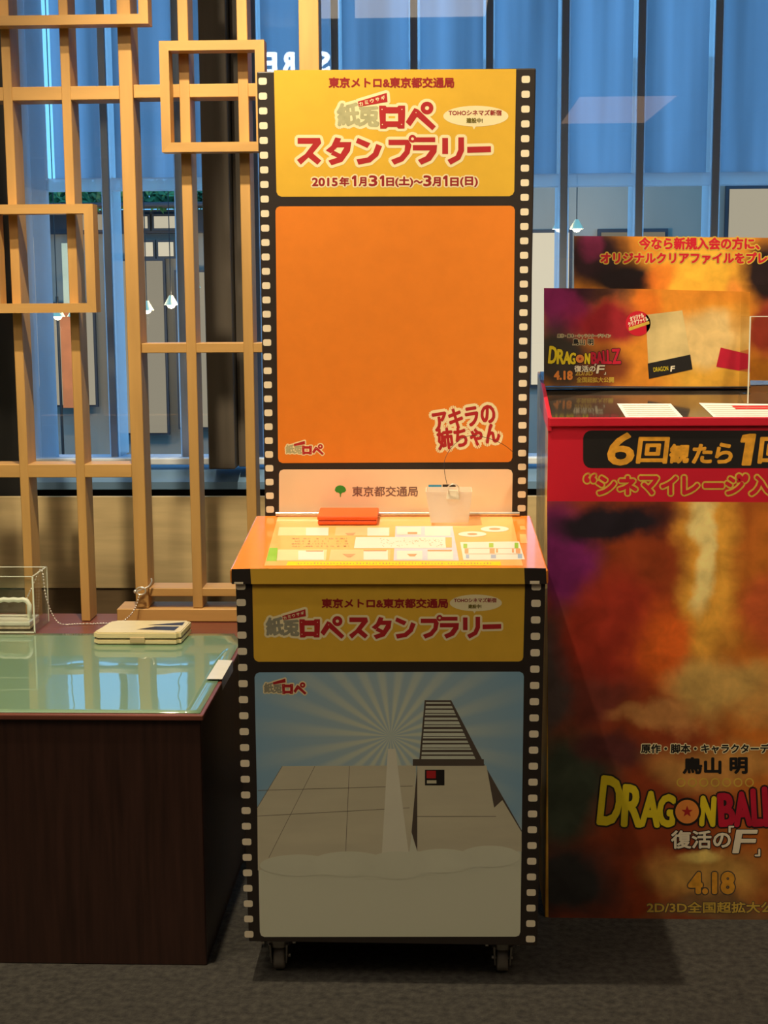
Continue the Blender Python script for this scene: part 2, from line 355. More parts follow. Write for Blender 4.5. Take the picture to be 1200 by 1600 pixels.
def sunburst(name, cx, cz, c_ray, c_sky, c_low, z_low, nrays):
    """printed sky: rays fanning out of one point, paler towards the foot of the picture"""
    m = D.materials.new(name); m.use_nodes = True; nt = m.node_tree; N = nt.nodes; L = nt.links; b = N['Principled BSDF']
    b.inputs['Roughness'].default_value = 0.42
    tc = N.new('ShaderNodeTexCoord'); mp = N.new('ShaderNodeMapping'); mp.inputs['Location'].default_value = (-cx, 0, -cz); L.new(tc.outputs['Object'], mp.inputs[0])
    sx = N.new('ShaderNodeSeparateXYZ'); L.new(mp.outputs[0], sx.inputs[0])
    at = N.new('ShaderNodeMath'); at.operation = 'ARCTAN2'; L.new(sx.outputs['Z'], at.inputs[0]); L.new(sx.outputs['X'], at.inputs[1])
    ml = N.new('ShaderNodeMath'); ml.operation = 'MULTIPLY'; ml.inputs[1].default_value = nrays; L.new(at.outputs[0], ml.inputs[0])
    sn = N.new('ShaderNodeMath'); sn.operation = 'SINE'; L.new(ml.outputs[0], sn.inputs[0])
    ln = N.new('ShaderNodeVectorMath'); ln.operation = 'LENGTH'; cb = N.new('ShaderNodeCombineXYZ'); L.new(sx.outputs['X'], cb.inputs[0]); L.new(sx.outputs['Z'], cb.inputs[2]); L.new(cb.outputs[0], ln.inputs[0])
    fr = N.new('ShaderNodeMapRange'); fr.inputs['From Min'].default_value = 0.05; fr.inputs['From Max'].default_value = 0.30; fr.inputs['To Min'].default_value = 1; fr.inputs['To Max'].default_value = 0.12; L.new(ln.outputs['Value'], fr.inputs['Value'])
    sr = N.new('ShaderNodeMapRange'); sr.inputs['From Min'].default_value = -0.6; sr.inputs['From Max'].default_value = 0.8; sr.inputs['To Min'].default_value = 0.5; sr.inputs['To Max'].default_value = 1.0; L.new(sn.outputs[0], sr.inputs['Value'])
    mu = N.new('ShaderNodeMath'); mu.operation = 'MULTIPLY'; L.new(fr.outputs[0], mu.inputs[0]); L.new(sr.outputs[0], mu.inputs[1])
    m1 = N.new('ShaderNodeMix'); m1.data_type = 'RGBA'; m1.inputs['A'].default_value = c_sky; m1.inputs['B'].default_value = c_ray; L.new(mu.outputs[0], m1.inputs['Factor'])
    nz = N.new('ShaderNodeTexNoise'); nz.inputs['Scale'].default_value = 9; nz.inputs['Detail'].default_value = 4; L.new(tc.outputs['Object'], nz.inputs['Vector'])
    ss = N.new('ShaderNodeSeparateXYZ'); L.new(tc.outputs['Object'], ss.inputs[0])
    nm = N.new('ShaderNodeMath'); nm.operation = 'MULTIPLY_ADD'; nm.inputs[1].default_value = 0.16; L.new(nz.outputs[0], nm.inputs[0]); L.new(ss.outputs['Z'], nm.inputs[2])
    zr = N.new('ShaderNodeMapRange'); zr.interpolation_type = 'SMOOTHSTEP'; zr.inputs['From Min'].default_value = z_low+0.14; zr.inputs['From Max'].default_value = z_low; L.new(nm.outputs[0], zr.inputs['Value'])
    m2 = N.new('ShaderNodeMix'); m2.data_type = 'RGBA'; L.new(m1.outputs['Result'], m2.inputs['A']); m2.inputs['B'].default_value = c_low; L.new(zr.outputs[0], m2.inputs['Factor'])
    L.new(m2.outputs['Result'], b.inputs['Base Color']); MATS[name] = m; return m

# ================================================================== THE SETTING
XL, XR, YB = -3.2, 3.2, -8.0
struct(MB().box(XL, XR, YB, 4.9, -0.1, 0.0).build('floor', 'carpet'))
struct(MB().box(XL, XR, YB, 4.9, CEIL, CEIL+0.1).build('ceiling', 'ceiling_paint'))
struct(MB().box(XL-0.1, XL, YB, 4.9, 0, CEIL).build('wall_left', 'hall_wall'))
struct(MB().box(XR, XR+0.1, YB, 4.9, 0, CEIL).build('wall_right', 'hall_wall'))
struct(MB().box(XL, XR, YB-0.1, YB, 0, CEIL).build('wall_back', 'hall_wall'))
# low wall under the window: pale wood board in front, a dark slot above it
struct(MB().box(XL, XR, 4.62, 4.86, 0.0, 0.80).build('wall_front', 'gap_black'))
struct(MB().box(XL, XR, 4.40, 4.42, 0.520, 0.806, 0.002).build('trim_1', 'pale_wood'))
mat('brown_board', rgb(112, 92, 64), 0.65, noise=(14, 0.2, (0.25, 1, 2.2)))
struct(MB().box(XL, XR, 4.405, 4.42, 0.0, 0.518, 0.002).build('trim_4', 'brown_board'))  # darker brown board below the pale one
struct(MB().box(XL, -1.305, 4.46, 4.86, 0.8, CEIL).build('wall_front_left', 'dark_metal'))
struct(MB().box(XL, XR, 4.46, 4.62, 0.0, 0.76).build('trim_2', 'gap_black'))
# window: sill rail, jamb, head, panes, mullions, frosted upper lights, glass fins
win = struct(MB().hexa([(-1.30, 4.50, 0.815), (XR, 4.50, 0.815), (XR, 4.84, 0.80), (-1.30, 4.84, 0.80), (-1.30, 4.50, 0.838), (XR, 4.50, 0.838), (XR, 4.62, 0.885), (-1.30, 4.62, 0.885)]).box(-1.30, XR, 4.62, 4.87, 0.80, 0.885).build('window_1', 'sill_metal_sky_tint'))
MB().box(-1.305, -1.28, 4.56, 4.84, 0.885, CEIL).build('jamb', 'sash_metal', win)
MB().box(-1.30, XR, 4.56, 4.60, 0.885, 0.905, 0.003).build('sill_bead', 'sash_metal', win)
pb = [-1.28, -0.66, 1.35, XR]
for i in range(3):
    MB().box(pb[i]+0.01, pb[i+1]-0.01, 4.595, 4.601, 0.905, CEIL).build('pane', 'window_glass', win)
MB().box(-1.28, XR, 4.80, 4.85, 1.750, 1.790, 0.003).build('transom', 'fin_glass', win)
fx = [-1.08, -0.843, -0.597, -0.335, -0.084, 0.155, 0.393, 0.632, 0.872, 1.112, 1.35, 1.59, 1.83, 2.07, 2.31, 2.55, 2.79, 3.03]
edges = [-1.28]+fx+[XR]
for i in range(len(edges)-1):
    MB().box(edges[i]+0.0185, edges[i+1]-0.0185, 4.86, 4.868, 1.79, CEIL).build('frosted_pane', 'frosted_upper', win)
for x in fx:
    MB().box(x-0.0115, x+0.0115, 4.785, 4.80, 0.885, CEIL, 0.002).build('mullion', 'mullion_metal', win)
    MB().box(x-0.0175, x+0.0175, 4.8005, 4.93, 0.885, CEIL).build('glass_fin', 'fin_glass', win)
# dark metal pier standing before the glass
struct(MB().box(-0.712, -0.630, 4.44, 4.56, 0.885, CEIL, 0.004).box(-0.628, -0.575, 4.50, 4.57, 0.885, CEIL, 0.003).build('trim_3', 'column_metal'))
# ceiling light panels; the two bright side ones are unseen, added as fill
for loc, sx, sy, lab, dim in (((-0.26, -0.15, CEIL), 0.55, 0.55, 'dim warm ceiling light panel in the middle of the hall', 1), ((1.72, -5.8, CEIL), 0.45, 1.15, 'dim warm ceiling light panel at the back of the hall', 2),
                              ((-2.0, 1.2, CEIL), 0.7, 0.6, 'added warm fill light panel, unseen, over the left of the hall', 0), ((2.0, 1.2, CEIL), 0.7, 0.6, 'added warm fill light panel, unseen, over the right of the hall', 0)):
    t = thing('ceiling_light', loc, lab, 'ceiling light', 'ceiling light panels')
    x, y, z = loc
    fr = MB().box(x-sx-0.03, x+sx+0.03, y-sy-0.03, y-sy, z-0.03, z).box(x-sx-0.03, x+sx+0.03, y+sy, y+sy+0.03, z-0.03, z)
    fr.box(x-sx-0.03, x-sx, y-sy, y+sy, z-0.03, z).box(x+sx, x+sx+0.03, y-sy, y+sy, z-0.03, z).build('frame', 'dark_metal', t)
    MB().box(x-sx, x+sx, y-sy, y+sy, z-0.015, z-0.005).build('diffuser', emit('dim_diffuser_%d' % dim, (1.0, 0.80, 0.58, 1) if dim == 1 else (1.0, 0.60, 0.38, 1), DIM_PANEL_E/dim) if dim else emit('fill_diffuser', (1.0, 0.82, 0.60, 1), FILL_PANEL_E), t)
# lit letters hanging behind the viewer, seen mirrored in the glass
sg = thing('hanging_sign', (-1.15, -1.1, 2.9), 'black hanging sign with white lit letters behind the viewer', 'sign')
MB().box(-1.75, -0.55, -1.16, -1.12, 2.86, 3.085, 0.004).build('board', 'ink_black', sg)
for hx in (-1.6, -0.7): MB().cyl((hx, -1.14, 3.085), (hx, -1.14, CEIL), 0.008).build('hanger', 'dark_metal', sg)
for i, ch in enumerate('SCREEN'):
    cx = -0.80-i*0.121
    p = Print().text(ch, -0.04, -0.065, 0.04, 0.065).fat(0.008, 8)
    b = MB(); b.add([(cx-x, -1.118+0.00001*p.d.get(j, 0), 2.972-y) for j, (x, y) in enumerate(p.v)], p.f); b.build('letter', emit('sign_white', (0.9, 0.95, 1.0, 1), SIGN_E), sg)

# ------------------------------------------------------------------ outside, beyond the glass
mat('street_slab', rgb(90, 92, 96), 0.8, noise=(2, 0.2, (1, 1, 1)))
mat('facade_stone', rgb(150, 142, 128), 0.8, noise=(1.5, 0.15, (1, 1, 0.4)))
mat('facade_dark', rgb(44, 50, 60), 0.6, noise=(2, 0.3, (1, 1, 1)))
mat('hedge_leaf', rgb(62, 120, 74), 0.7, noise=(12, 0.5, (1, 1, 1)))
mat('sign_orange', rgb(222, 120, 60), 0.6, noise=(5, 0.2, (1, 1, 1)))
mat('sign_cream', rgb(228, 216, 170), 0.6, noise=(5, 0.1, (1, 1, 1)))
struct(MB().box(-14, 14, 4.95, 16, -0.2, -0.05).build('ground', 'street_slab'))
solo(MB().box(-0.4, 12, 13.1, 13.3, -0.05, 3.4, 0.01), 'garden_wall', 'facade_stone', (5, 13.2, -0.05), 'tall grey wall across the street right of the kiosk', 'wall')
shop = thing('shop_front', (-2.2, 13.0, -0.05), 'grey shop front across the street seen through the window', 'building')
MB().box(-12, -0.42, 13.0, 13.3, -0.05, 1.94).build('wall', 'facade_stone', shop)
MB().box(-12, -0.42, 12.88, 13.3, 1.94, 2.14).build('fascia', 'facade_dark', shop)
for i, (x0, x1, z0, z1, s) in enumerate([(-3.5, -3.05, 0.45, 1.33, .7), (-2.86, -2.42, 0.2, 1.70, .55), (-2.3, -1.6, 0.25, 1.60, .6), (-3.2, -2.9, 1.97, 2.10, .6), (-2.69, -2.54, 1.98, 2.08, 1.1), (-2.48, -2.3, 1.98, 2.08, 1.1), (-2.60, -2.5, 1.74, 1.86, 1.3), (-2.45, -2.32, 1.74, 1.86, 1.3)]):
    w_ = MB().box(x0-.02, x1+.02, 12.84, 12.88, z0-.02, z1+.02).build('window', 'facade_dark', shop)
    MB().box(x0, x1, 12.82, 12.838, z0, z1).build('lit_pane', emit('shop_glow_%d' % i, (1.0, 0.86, 0.62, 1), s*0.6), w_)
for i, (x0, x1, z0, z1, s, lab) in enumerate([(0.80, 1.12, 0.6, 1.92, 1.4, 'tall glowing cream panel just right of the kiosk'), (1.4, 1.95, 1.3, 1.92, .35, 'dim glowing panel above the cards'), (2.5, 2.95, 0.7, 2.28, .8, 'glowing stand-in for the cream bookcase at the right above the headline card')]):
    w_ = thing('glow_panel', ((x0+x1)/2, 13.08, z0), lab, 'window')  # glowing panels added for the cream shapes beyond the glass
    MB().box(x0-.03, x1+.03, 13.05, 13.098, z0-.03, z1+.03).build('frame', 'facade_dark', w_)
    MB().box(x0, x1, 13.03, 13.048, z0, z1).build('lit_pane', emit('wall_glow_%d' % i, (1.0, 0.86, 0.62, 1), s*0.6), w_)
hz = thing('street_sign', (-3.2, 12.5, -0.05), 'orange upright banner outside the window', 'banner')
MB().box(-3.25, -3.13, 12.49, 12.51, 0.45, 1.31).build('cloth', 'sign_orange', hz); MB().cyl((-3.27, 12.5, -0.05), (-3.27, 12.5, 1.4), 0.012).build('pole', 'dark_metal', hz)
hs = thing('street_sign', (-3.18, 12.6, 1.3), 'cream upright shop sign outside the window', 'sign')
MB().box(-3.24, -3.12, 12.6, 12.63, 1.33, 1.85).build('board', 'sign_cream', hs); MB().box(-3.19, -3.16, 12.63, 12.9, 1.5, 1.53).build('bracket', 'dark_metal', hs)
bs = MB()
for i in range(2200):
    x = random.uniform(-3.8, -0.9); z = random.uniform(2.16, 2.36); y = random.uniform(12.5, 12.85); a = random.uniform(0, 6.28); s_ = random.uniform(.03, .07)
    d1 = Vector((math.cos(a), random.uniform(-.5, .5), math.sin(a)))*s_; d2 = d1.orthogonal().normalized()*s_*0.4; c = Vector((x, y, z))
    bs.add([c-d1, c+d2, c+d1, c-d2], [(0, 1, 2, 3)])
pl_ = thing('planter', (-2.3, 12.7, 2.15), 'green hanging planter over the shop front across the street', 'planter')
lf = bs.build('foliage', 'hedge_leaf', pl_); lf['kind'] = 'stuff'
MB().box(-3.85, -0.85, 12.45, 12.86, 2.145, 2.18, 0.01).build('trough', 'facade_dark', pl_)
for i, (x, y, z) in enumerate([(-2.93, 11.2, 1.25), (-2.80, 11.2, 1.25), (-2.28, 11.4, 1.29), (-2.09, 11.4, 1.33), (-1.91, 11.4, 1.46), (0.95, 12.0, 1.91), (1.09, 12.0, 1.91)]):
    lab = ['first pendant lamp from the left, outside the window', 'second pendant lamp from the left, outside the window', 'cone pendant lamp right of the thick lattice post', 'cone pendant lamp beside the blue mullion', 'cone pendant lamp beside the dark pier', 'lamp beyond the glass just right of the kiosk', 'lamp beyond the glass above the card corner'][i]
    t = thing('pendant_lamp', (x, y, z), lab, 'lamp', 'pendant lamps outside')
    MB().cyl((x, y, z), (x, y, z+0.075), 0.056, 0.014, 14, False).build('shade', 'sign_cream', t)
    MB().sphere((x, y, z+0.008), 0.036).build('bulb', emit('bulb_glow', (1, 0.86, 0.55, 1), 9.0), t)
    pl_d = D.lights.new('pendant_glow', 'POINT'); pl_d.energy = 14; pl_d.color = (1, 0.8, 0.5); pl_d.shadow_soft_size = 0.03; pl_o = D.objects.new('pendant_glow', pl_d); COL.objects.link(pl_o); pl_o.location = (0, 0, -0.08); pl_o.parent = t
    MB().cyl((x, y, z+0.075), (x, y, 4.5), 0.004, None, 5).build('cord', 'dark_metal', t)

# ================================================================== LATTICE SCREEN on the back of the bench
lat = thing('lattice_screen', (-0.8, 3.83, 0.554), 'light wood lattice screen with proud square frames behind the bench', 'lattice screen')
F0, F1 = 3.79, 3.87
def vbar(x0, x1, z0, z1, y0=F0, y1=F1): return MB().box(x0, x1, y0, y1, z0, z1, 0.0015, 1).build('upright', 'lattice_wood', lat)
def hbar(x0, x1, z0, z1, y0=F0+0.002, y1=F1-0.002): return MB().box(x0, x1, y0, y1, z0, z1, 0.0015, 1).build('crosspiece', 'lattice_wood_h', lat)
TOPZ = CEIL
vbar(-1.1095, -1.086, 0.556, TOPZ); vbar(-0.9595, -0.936, 0.556, TOPZ)
vbar(-0.811, -0.777, 0.592, TOPZ, F0-0.004, F1+0.004)
vbar(-0.659, -0.633, 0.592, TOPZ); vbar(-0.510, -0.484, 0.592, TOPZ)
vbar(-0.354, -0.304, 0.592, TOPZ, F0-0.004, F1+0.004); vbar(-1.262, -1.236, 0.556, TOPZ)
hbar(-1.6, -0.812, 1.906, 1.940); hbar(-0.776, -0.355, 1.909, 1.942)
hbar(-0.776, -0.355, 1.267, 1.292); hbar(-1.6, -0.812, 0.942, 0.977); hbar(-0.776, -0.355, 0.623, 0.645)
MB().box(-0.862, -0.28, 3.782, 3.878, 0.556, 0.591, 0.002, 1).build('base_rail', 'lattice_wood_h', lat)
for x0, x1, z0, z1 in ((-1.15, -0.723, 2.081, 2.51), (-0.698, -0.436, 1.770, 2.039), (-1.147, -0.878, 1.373, 1.645)):
    fr = thing_part = MB(); t = 0.0235; a, b_ = 3.738, 3.79
    fr.hexa([(x0, a, z0), (x1, a, z0), (x1, b_, z0), (x0, b_, z0), (x0+t, a, z0+t), (x1-t, a, z0+t), (x1-t, b_, z0+t), (x0+t, b_, z0+t)])
    sq = fr.build('square_frame', 'lattice_wood_h', lat)
    MB().hexa([(x0+t, a, z1-t), (x1-t, a, z1-t), (x1-t, b_, z1-t), (x0+t, b_, z1-t), (x0, a, z1), (x1, a, z1), (x1, b_, z1), (x0, b_, z1)]).build('frame_side', 'lattice_wood_h', sq)
    MB().hexa([(x0, a, z0), (x0+t, a, z0+t), (x0+t, b_, z0+t), (x0, b_, z0), (x0, a, z1), (x0+t, a, z1-t), (x0+t, b_, z1-t), (x0, b_, z1)]).build('frame_side', 'lattice_wood', sq)
    MB().hexa([(x1-t, a, z0+t), (x1, a, z0), (x1, b_, z0), (x1-t, b_, z0+t), (x1-t, a, z1-t), (x1, a, z1), (x1, b_, z1), (x1-t, b_, z1-t)]).build('frame_side', 'lattice_wood', sq)

# ================================================================== BENCH
BT = 0.5545
bench = thing('bench', (-1.5, 3.4, 0), 'dark brown wooden bench with a reddish top below the lattice', 'bench')
MB().box(-2.6, -0.500, 2.930, 3.89, 0.0, BT-0.012, 0.002, 1).build('body', 'bench_wood', bench)
MB().box(-2.602, -0.493, 2.920, 3.89, BT-0.012, BT, 0.0025, 2).build('top_board', 'bench_top_wood', bench)
# glossy green vinyl mat, gently wavy
m = D.materials.new('vinyl_mat'); m.use_nodes = True; MATS['vinyl_mat'] = m
nt = m.node_tree; b = nt.nodes['Principled BSDF']; b.inputs['Base Color'].default_value = rgb(116, 150, 118); b.inputs['Roughness'].default_value = 0.5
b.inputs['Coat Weight'].default_value = 1.0; b.inputs['Coat Roughness'].default_value = 0.02; b.inputs['Coat IOR'].default_value = 1.75
tcn = nt.nodes.new('ShaderNodeTexCoord'); nn = nt.nodes.new('ShaderNodeTexNoise'); nn.inputs['Scale'].default_value = 5; bpn = nt.nodes.new('ShaderNodeBump')
bpn.inputs['Strength'].default_value = 0.03; bpn.inputs['Distance'].default_value = 0.02
nt.links.new(tcn.outputs['Object'], nn.inputs['Vector']); nt.links.new(nn.outputs[0], bpn.inputs['Height']); nt.links.new(bpn.outputs[0], b.inputs['Coat Normal'])
g = MB(); nx, ny = 60, 28; vs = []; fs = []
for j in range(ny+1):
    for i in range(nx+1):
        x = -2.55+(i/nx)*(2.55-0.501); y = 2.932+(j/ny)*(3.645-2.932)
        e = max(0, (x+0.80)/0.3)
        if y > 3.55: x -= max(0, (y-3.55))*0.3*max(0, (x+0.9)/0.4)
        z = BT+0.0016+0.0008*max(0, math.sin(x*21+y*9))*min(1, e)*min(1, (y-2.932)/0.1)
        vs.append((x, y, z))
for j in range(ny):
    for i in range(nx):
        a = j*(nx+1)+i; fs.append((a, a+1, a+nx+2, a+nx+1))
g.add(vs, fs, True)
vm_ = solo(g, 'vinyl_mat', 'vinyl_mat', (-1.5, 3.3, BT), 'glossy green clear vinyl mat lying on the bench top', 'mat')
md = vm_.modifiers.new('thick', 'SOLIDIFY'); md.thickness = 0.0012; md.offset = -1
tp = MB(); tp.add([(-0.528, 3.185, BT+0.0062), (-0.4925, 3.185, BT+0.0062), (-0.4925, 3.355, BT+0.0062), (-0.527, 3.36, BT+0.0062), (-0.492, 3.185, BT-0.02), (-0.492, 3.355, BT-0.02)], [(0, 1, 2, 3), (1, 4, 5, 2)])
solo(tp, 'tape', 'tape', (-0.51, 3.27, BT), 'short white tape holding the edge of the green mat', 'tape')

# cream stamp pad
pad = thing('stamp_pad', (-0.755, 3.57, BT+0.005), 'closed cream plastic stamp pad on the green mat', 'stamp pad')
def padbox(z0, z1, ins, name, mt, par):
    bm = bmesh.new(); q = [(-0.866+ins, 3.522+ins), (-0.646-ins, 3.522+ins), (-0.640-ins, 3.66-ins), (-0.845+ins, 3.66-ins)]
    lo = [bm.verts.new((x, y, z0)) for x, y in q]; hi = [bm.verts.new((x, y, z1)) for x, y in q]
    bm.faces.new(lo[::-1]); bm.faces.new(hi)
    for i in range(4): bm.faces.new((lo[i], lo[(i+1) % 4], hi[(i+1) % 4], hi[i]))
    vert = [e for e in bm.edges if abs(e.verts[0].co.z-e.verts[1].co.z) > 1e-4]
    bmesh.ops.bevel(bm, geom=vert, offset=0.010, segments=3, affect='EDGES')
    hor = [e for e in bm.edges if abs(e.verts[0].co.z-e.verts[1].co.z) < 1e-5]
    bmesh.ops.bevel(bm, geom=hor, offset=0.0025, segments=2, affect='EDGES')
    return MB().frombm(bm).build(name, mt, par)
pbz = BT+0.0032
padbox(pbz, pbz+0.0125, 0.0, 'base', 'pad_cream', pad)
pl2 = padbox(pbz+0.0140, pbz+0.030, 0.0, 'lid', 'pad_cream', pad)
padbox(pbz+0.0120, pbz+0.0145, 0.002, 'seam', 'film_black', pad)
zt = pbz+0.0303
MB().add([(-0.762, 3.557, zt), (-0.665, 3.545, zt), (-0.660, 3.590, zt), (-0.720, 3.590, zt)], [(0, 1, 2, 3)]).add([(-0.745, 3.605, zt), (-0.655, 3.603, zt), (-0.655, 3.640, zt)], [(0, 1, 2)]).build('label', 'film_black', pl2)
MB().box(-0.772, -0.735, 3.519, 3.523, pbz+0.004, pbz+0.018, 0.001).build('catch', mat('pad_tan', rgb(196, 176, 132), 0.5, noise=(20, 0.05, (1, 1, 1))), pad)

# acrylic box with the rally stamp chained inside
ab = thing('acrylic_box', (-1.17, 3.76, BT+0.002), 'clear open acrylic box on the bench top', 'acrylic box')
AX0, AX1, AY0, AY1, AZ0, AZ1 = -1.31, -1.043, 3.640, 3.775, BT+0.004, 0.705
for nm, a in (('front_sheet', (AX0, AX1, AY0, AY0+0.003, AZ0, AZ1)), ('back_sheet', (AX0, AX1, AY1-0.003, AY1, AZ0, AZ1)), ('side_sheet', (AX1-0.003, AX1, AY0+0.003, AY1-0.003, AZ0, AZ1)), ('side_sheet', (AX0, AX0+0.003, AY0+0.003, AY1-0.003, AZ0, AZ1)), ('base_sheet', (AX0+0.003, AX1-0.003, AY0+0.003, AY1-0.003, AZ0, AZ0+0.003))):
    MB().box(*a).build(nm, 'acrylic', ab)
mat('acrylic_edge', rgb(232, 236, 216), 0.2, coat=0.5, noise=(20, 0.05, (1, 1, 1)))
eg = MB()
for x0, x1, y0, y1, z0, z1 in ((AX0, AX1, AY0-.0006, AY0+.0034, AZ1, AZ1+.0016), (AX0, AX1, AY1-.0034, AY1+.0006, AZ1, AZ1+.0016), (AX1-.0034, AX1+.0006, AY0, AY1, AZ1, AZ1+.0016), (AX1-.003, AX1+.0008, AY0-.0008, AY0+.002, AZ0, AZ1), (AX1-.002, AX1+.0008, AY1-.002, AY1+.0008, AZ0, AZ1), (AX0, AX1, AY0-.0008, AY0+.002, AZ0, AZ0+.003)):
    eg.box(x0, x1, y0, y1, z0, z1)
eg.build('polished_edge', 'acrylic_edge', ab)
rs = thing('rubber_stamp', (-1.12, 3.70, AZ0+0.003), 'clear handled rubber stamp inside the acrylic box', 'stamp')
MB().box(-1.205, -1.062, 3.662, 3.752, AZ0+0.004, AZ0+0.012, 0.002).build('stamp_face', 'stamp_base', rs)
MB().box(-1.205, -1.062, 3.660, 3.754, AZ0+0.0125, AZ0+0.024, 0.003).build('block', 'acrylic_edge', rs)
hp = [(-1.165, 3.705, AZ0+0.024), (-1.165, 3.705, AZ0+0.06), (-1.158, 3.705, AZ0+0.070), (-1.14, 3.705, AZ0+0.074), (-1.128, 3.705, AZ0+0.072), (-1.115, 3.705, AZ0+0.074), (-1.102, 3.705, AZ0+0.072), (-1.09, 3.705, AZ0+0.074), (-1.080, 3.705, AZ0+0.070), (-1.074, 3.705, AZ0+0.06), (-1.074, 3.705, AZ0+0.024)]
MB().tube(hp, 0.0065, 10).build('handle', 'acrylic_edge', rs)
def spline(pts, n):
    pts = [Vector(p) for p in pts]; out = []
    P = [pts[0]]+pts+[pts[-1]]
    for i in range(1, len(P)-2):
        for k in range(n):
            t = k/n; a, b2, c, d = P[i-1], P[i], P[i+1], P[i+2]
            out.append(0.5*((2*b2)+(c-a)*t+(2*a-5*b2+4*c-d)*t*t+(3*b2-a-3*c+d)*t**3))
    out.append(pts[-1]); return out
ch = spline([(-1.085, 3.712, 0.628), (-1.066, 3.71, 0.665), (-1.050, 3.712, 0.700), (-1.044, 3.714, 0.7095), (-1.038, 3.714, 0.700), (-1.034, 3.72, 0.64), (-1.022, 3.735, 0.585), (-1.000, 3.735, 0.560), (-0.96, 3.745, 0.558), (-0.90, 3.752, 0.558), (-0.85, 3.756, 0.560), (-0.822, 3.756, 0.578), (-0.806, 3.760, 0.602), (-0.797, 3.766, 0.632)], 14)
L_ = 0; beads = MB(); last = ch[0]; beads.sphere(last, 0.0026, 7, 5)
for p in ch[1:]:
    if (p-last).length > 0.0062: beads.sphere(p, 0.0026, 7, 5); last = p
bc = thing('ball_chain', (-0.92, 3.75, BT), 'thin steel ball chain running from the acrylic box to the lattice', 'chain')
beads.build('beads', 'chrome', bc); MB().tube(ch, 0.0008, 5).build('link_wire', 'chrome', bc)
hk = thing('hook', (-0.79, 3.775, 0.64), 'steel ring hook screwed into the thick lattice post', 'hook')
ring = [(-0.793+0.013*math.cos(a), 3.770, 0.642+0.010*math.sin(a)) for a in [i*math.pi/8 for i in range(16)]]
MB().tube(ring, 0.0022, 8, True).build('ring', 'chrome', hk)
MB().tube(spline([(-0.806, 3.772, 0.640), (-0.79, 3.776, 0.646), (-0.774, 3.780, 0.652), (-0.766, 3.783, 0.664), (-0.768, 3.786, 0.673)], 6), 0.0024, 8).build('shank', 'chrome', hk)
MB().sphere((-0.808, 3.768, 0.641), 0.005).build('knob', 'chrome', hk)

# ================================================================== STAMP RALLY KIOSK
KB = (-0.104, 3.08, 0.0)
ki = thing('stamp_kiosk', KB, 'tall stamp rally kiosk with film strip borders, yellow header and orange panel on casters', 'kiosk')
# back board
x0, x1, z0, z1 = -0.402, 0.207, 0.88, 1.899
bk = MB().hexa([(-0.4025, 3.30, z0), (0.196, 3.30, z0), (0.196, 3.335, z0), (-0.4025, 3.335, z0), (-0.402, 3.30, z1), (0.2075, 3.30, z1), (0.2075, 3.335, z1), (-0.402, 3.335, z1)], 0.003).build('back_board', 'film_black', ki)
Print().poly([(428, 109.5), (806.5, 108), (803.5, 299), (801, 304), (796, 306.5), (440, 307.5), (434.5, 305), (432, 300)]).put('header_panel', BACK, 1, 'yellow', bk, 'yellow header panel')
Print().poly([(437, 322.5), (798, 321.5), (802.5, 323.5), (804.5, 328), (800.5, 715), (798.5, 720), (794, 722), (441, 723.5), (436, 721), (434.5, 716), (430.5, 329), (432.5, 324.5)]).put('picture_panel', BACK, 1, 'orange', bk, 'plain orange picture panel')
Print().poly([(443, 733.5), (794, 733), (799, 735), (801, 740), (800, 806), (436, 806), (436, 740), (438, 735.5)]).put('sponsor_panel', BACK, 1, 'cream_panel', bk, 'cream sponsor strip')
def perf(sheet_y, xc0, xc1, z0_, z1_, n, name, par, w=0.0182, h=0.0150):
    b = MB()
    for i in range(n):
        t = i/(n-1); x = xc0+(xc1-xc0)*t; z = z0_+(z1_-z0_)*t; r = 0.004; pts = []
        for cx, cz, a in ((x-w/2+r, z-h/2+r, 180), (x+w/2-r, z-h/2+r, 270), (x+w/2-r, z+h/2-r, 0), (x-w/2+r, z+h/2-r, 90)):
            pts += [(cx+r*math.cos(math.radians(a+q)), sheet_y-0.0004, cz+r*math.sin(math.radians(a+q))) for q in (0, 30, 60, 90)]
        b.add(pts, [tuple(range(16))])
    return b.build(name, 'perf_white', par)
perf(3.30, -0.3895, -0.3905, 1.8783, 0.9296, 31, 'film_holes', bk); perf(3.30, 0.1854, 0.1833, 1.8755, 0.9320, 31, 'film_holes', bk)

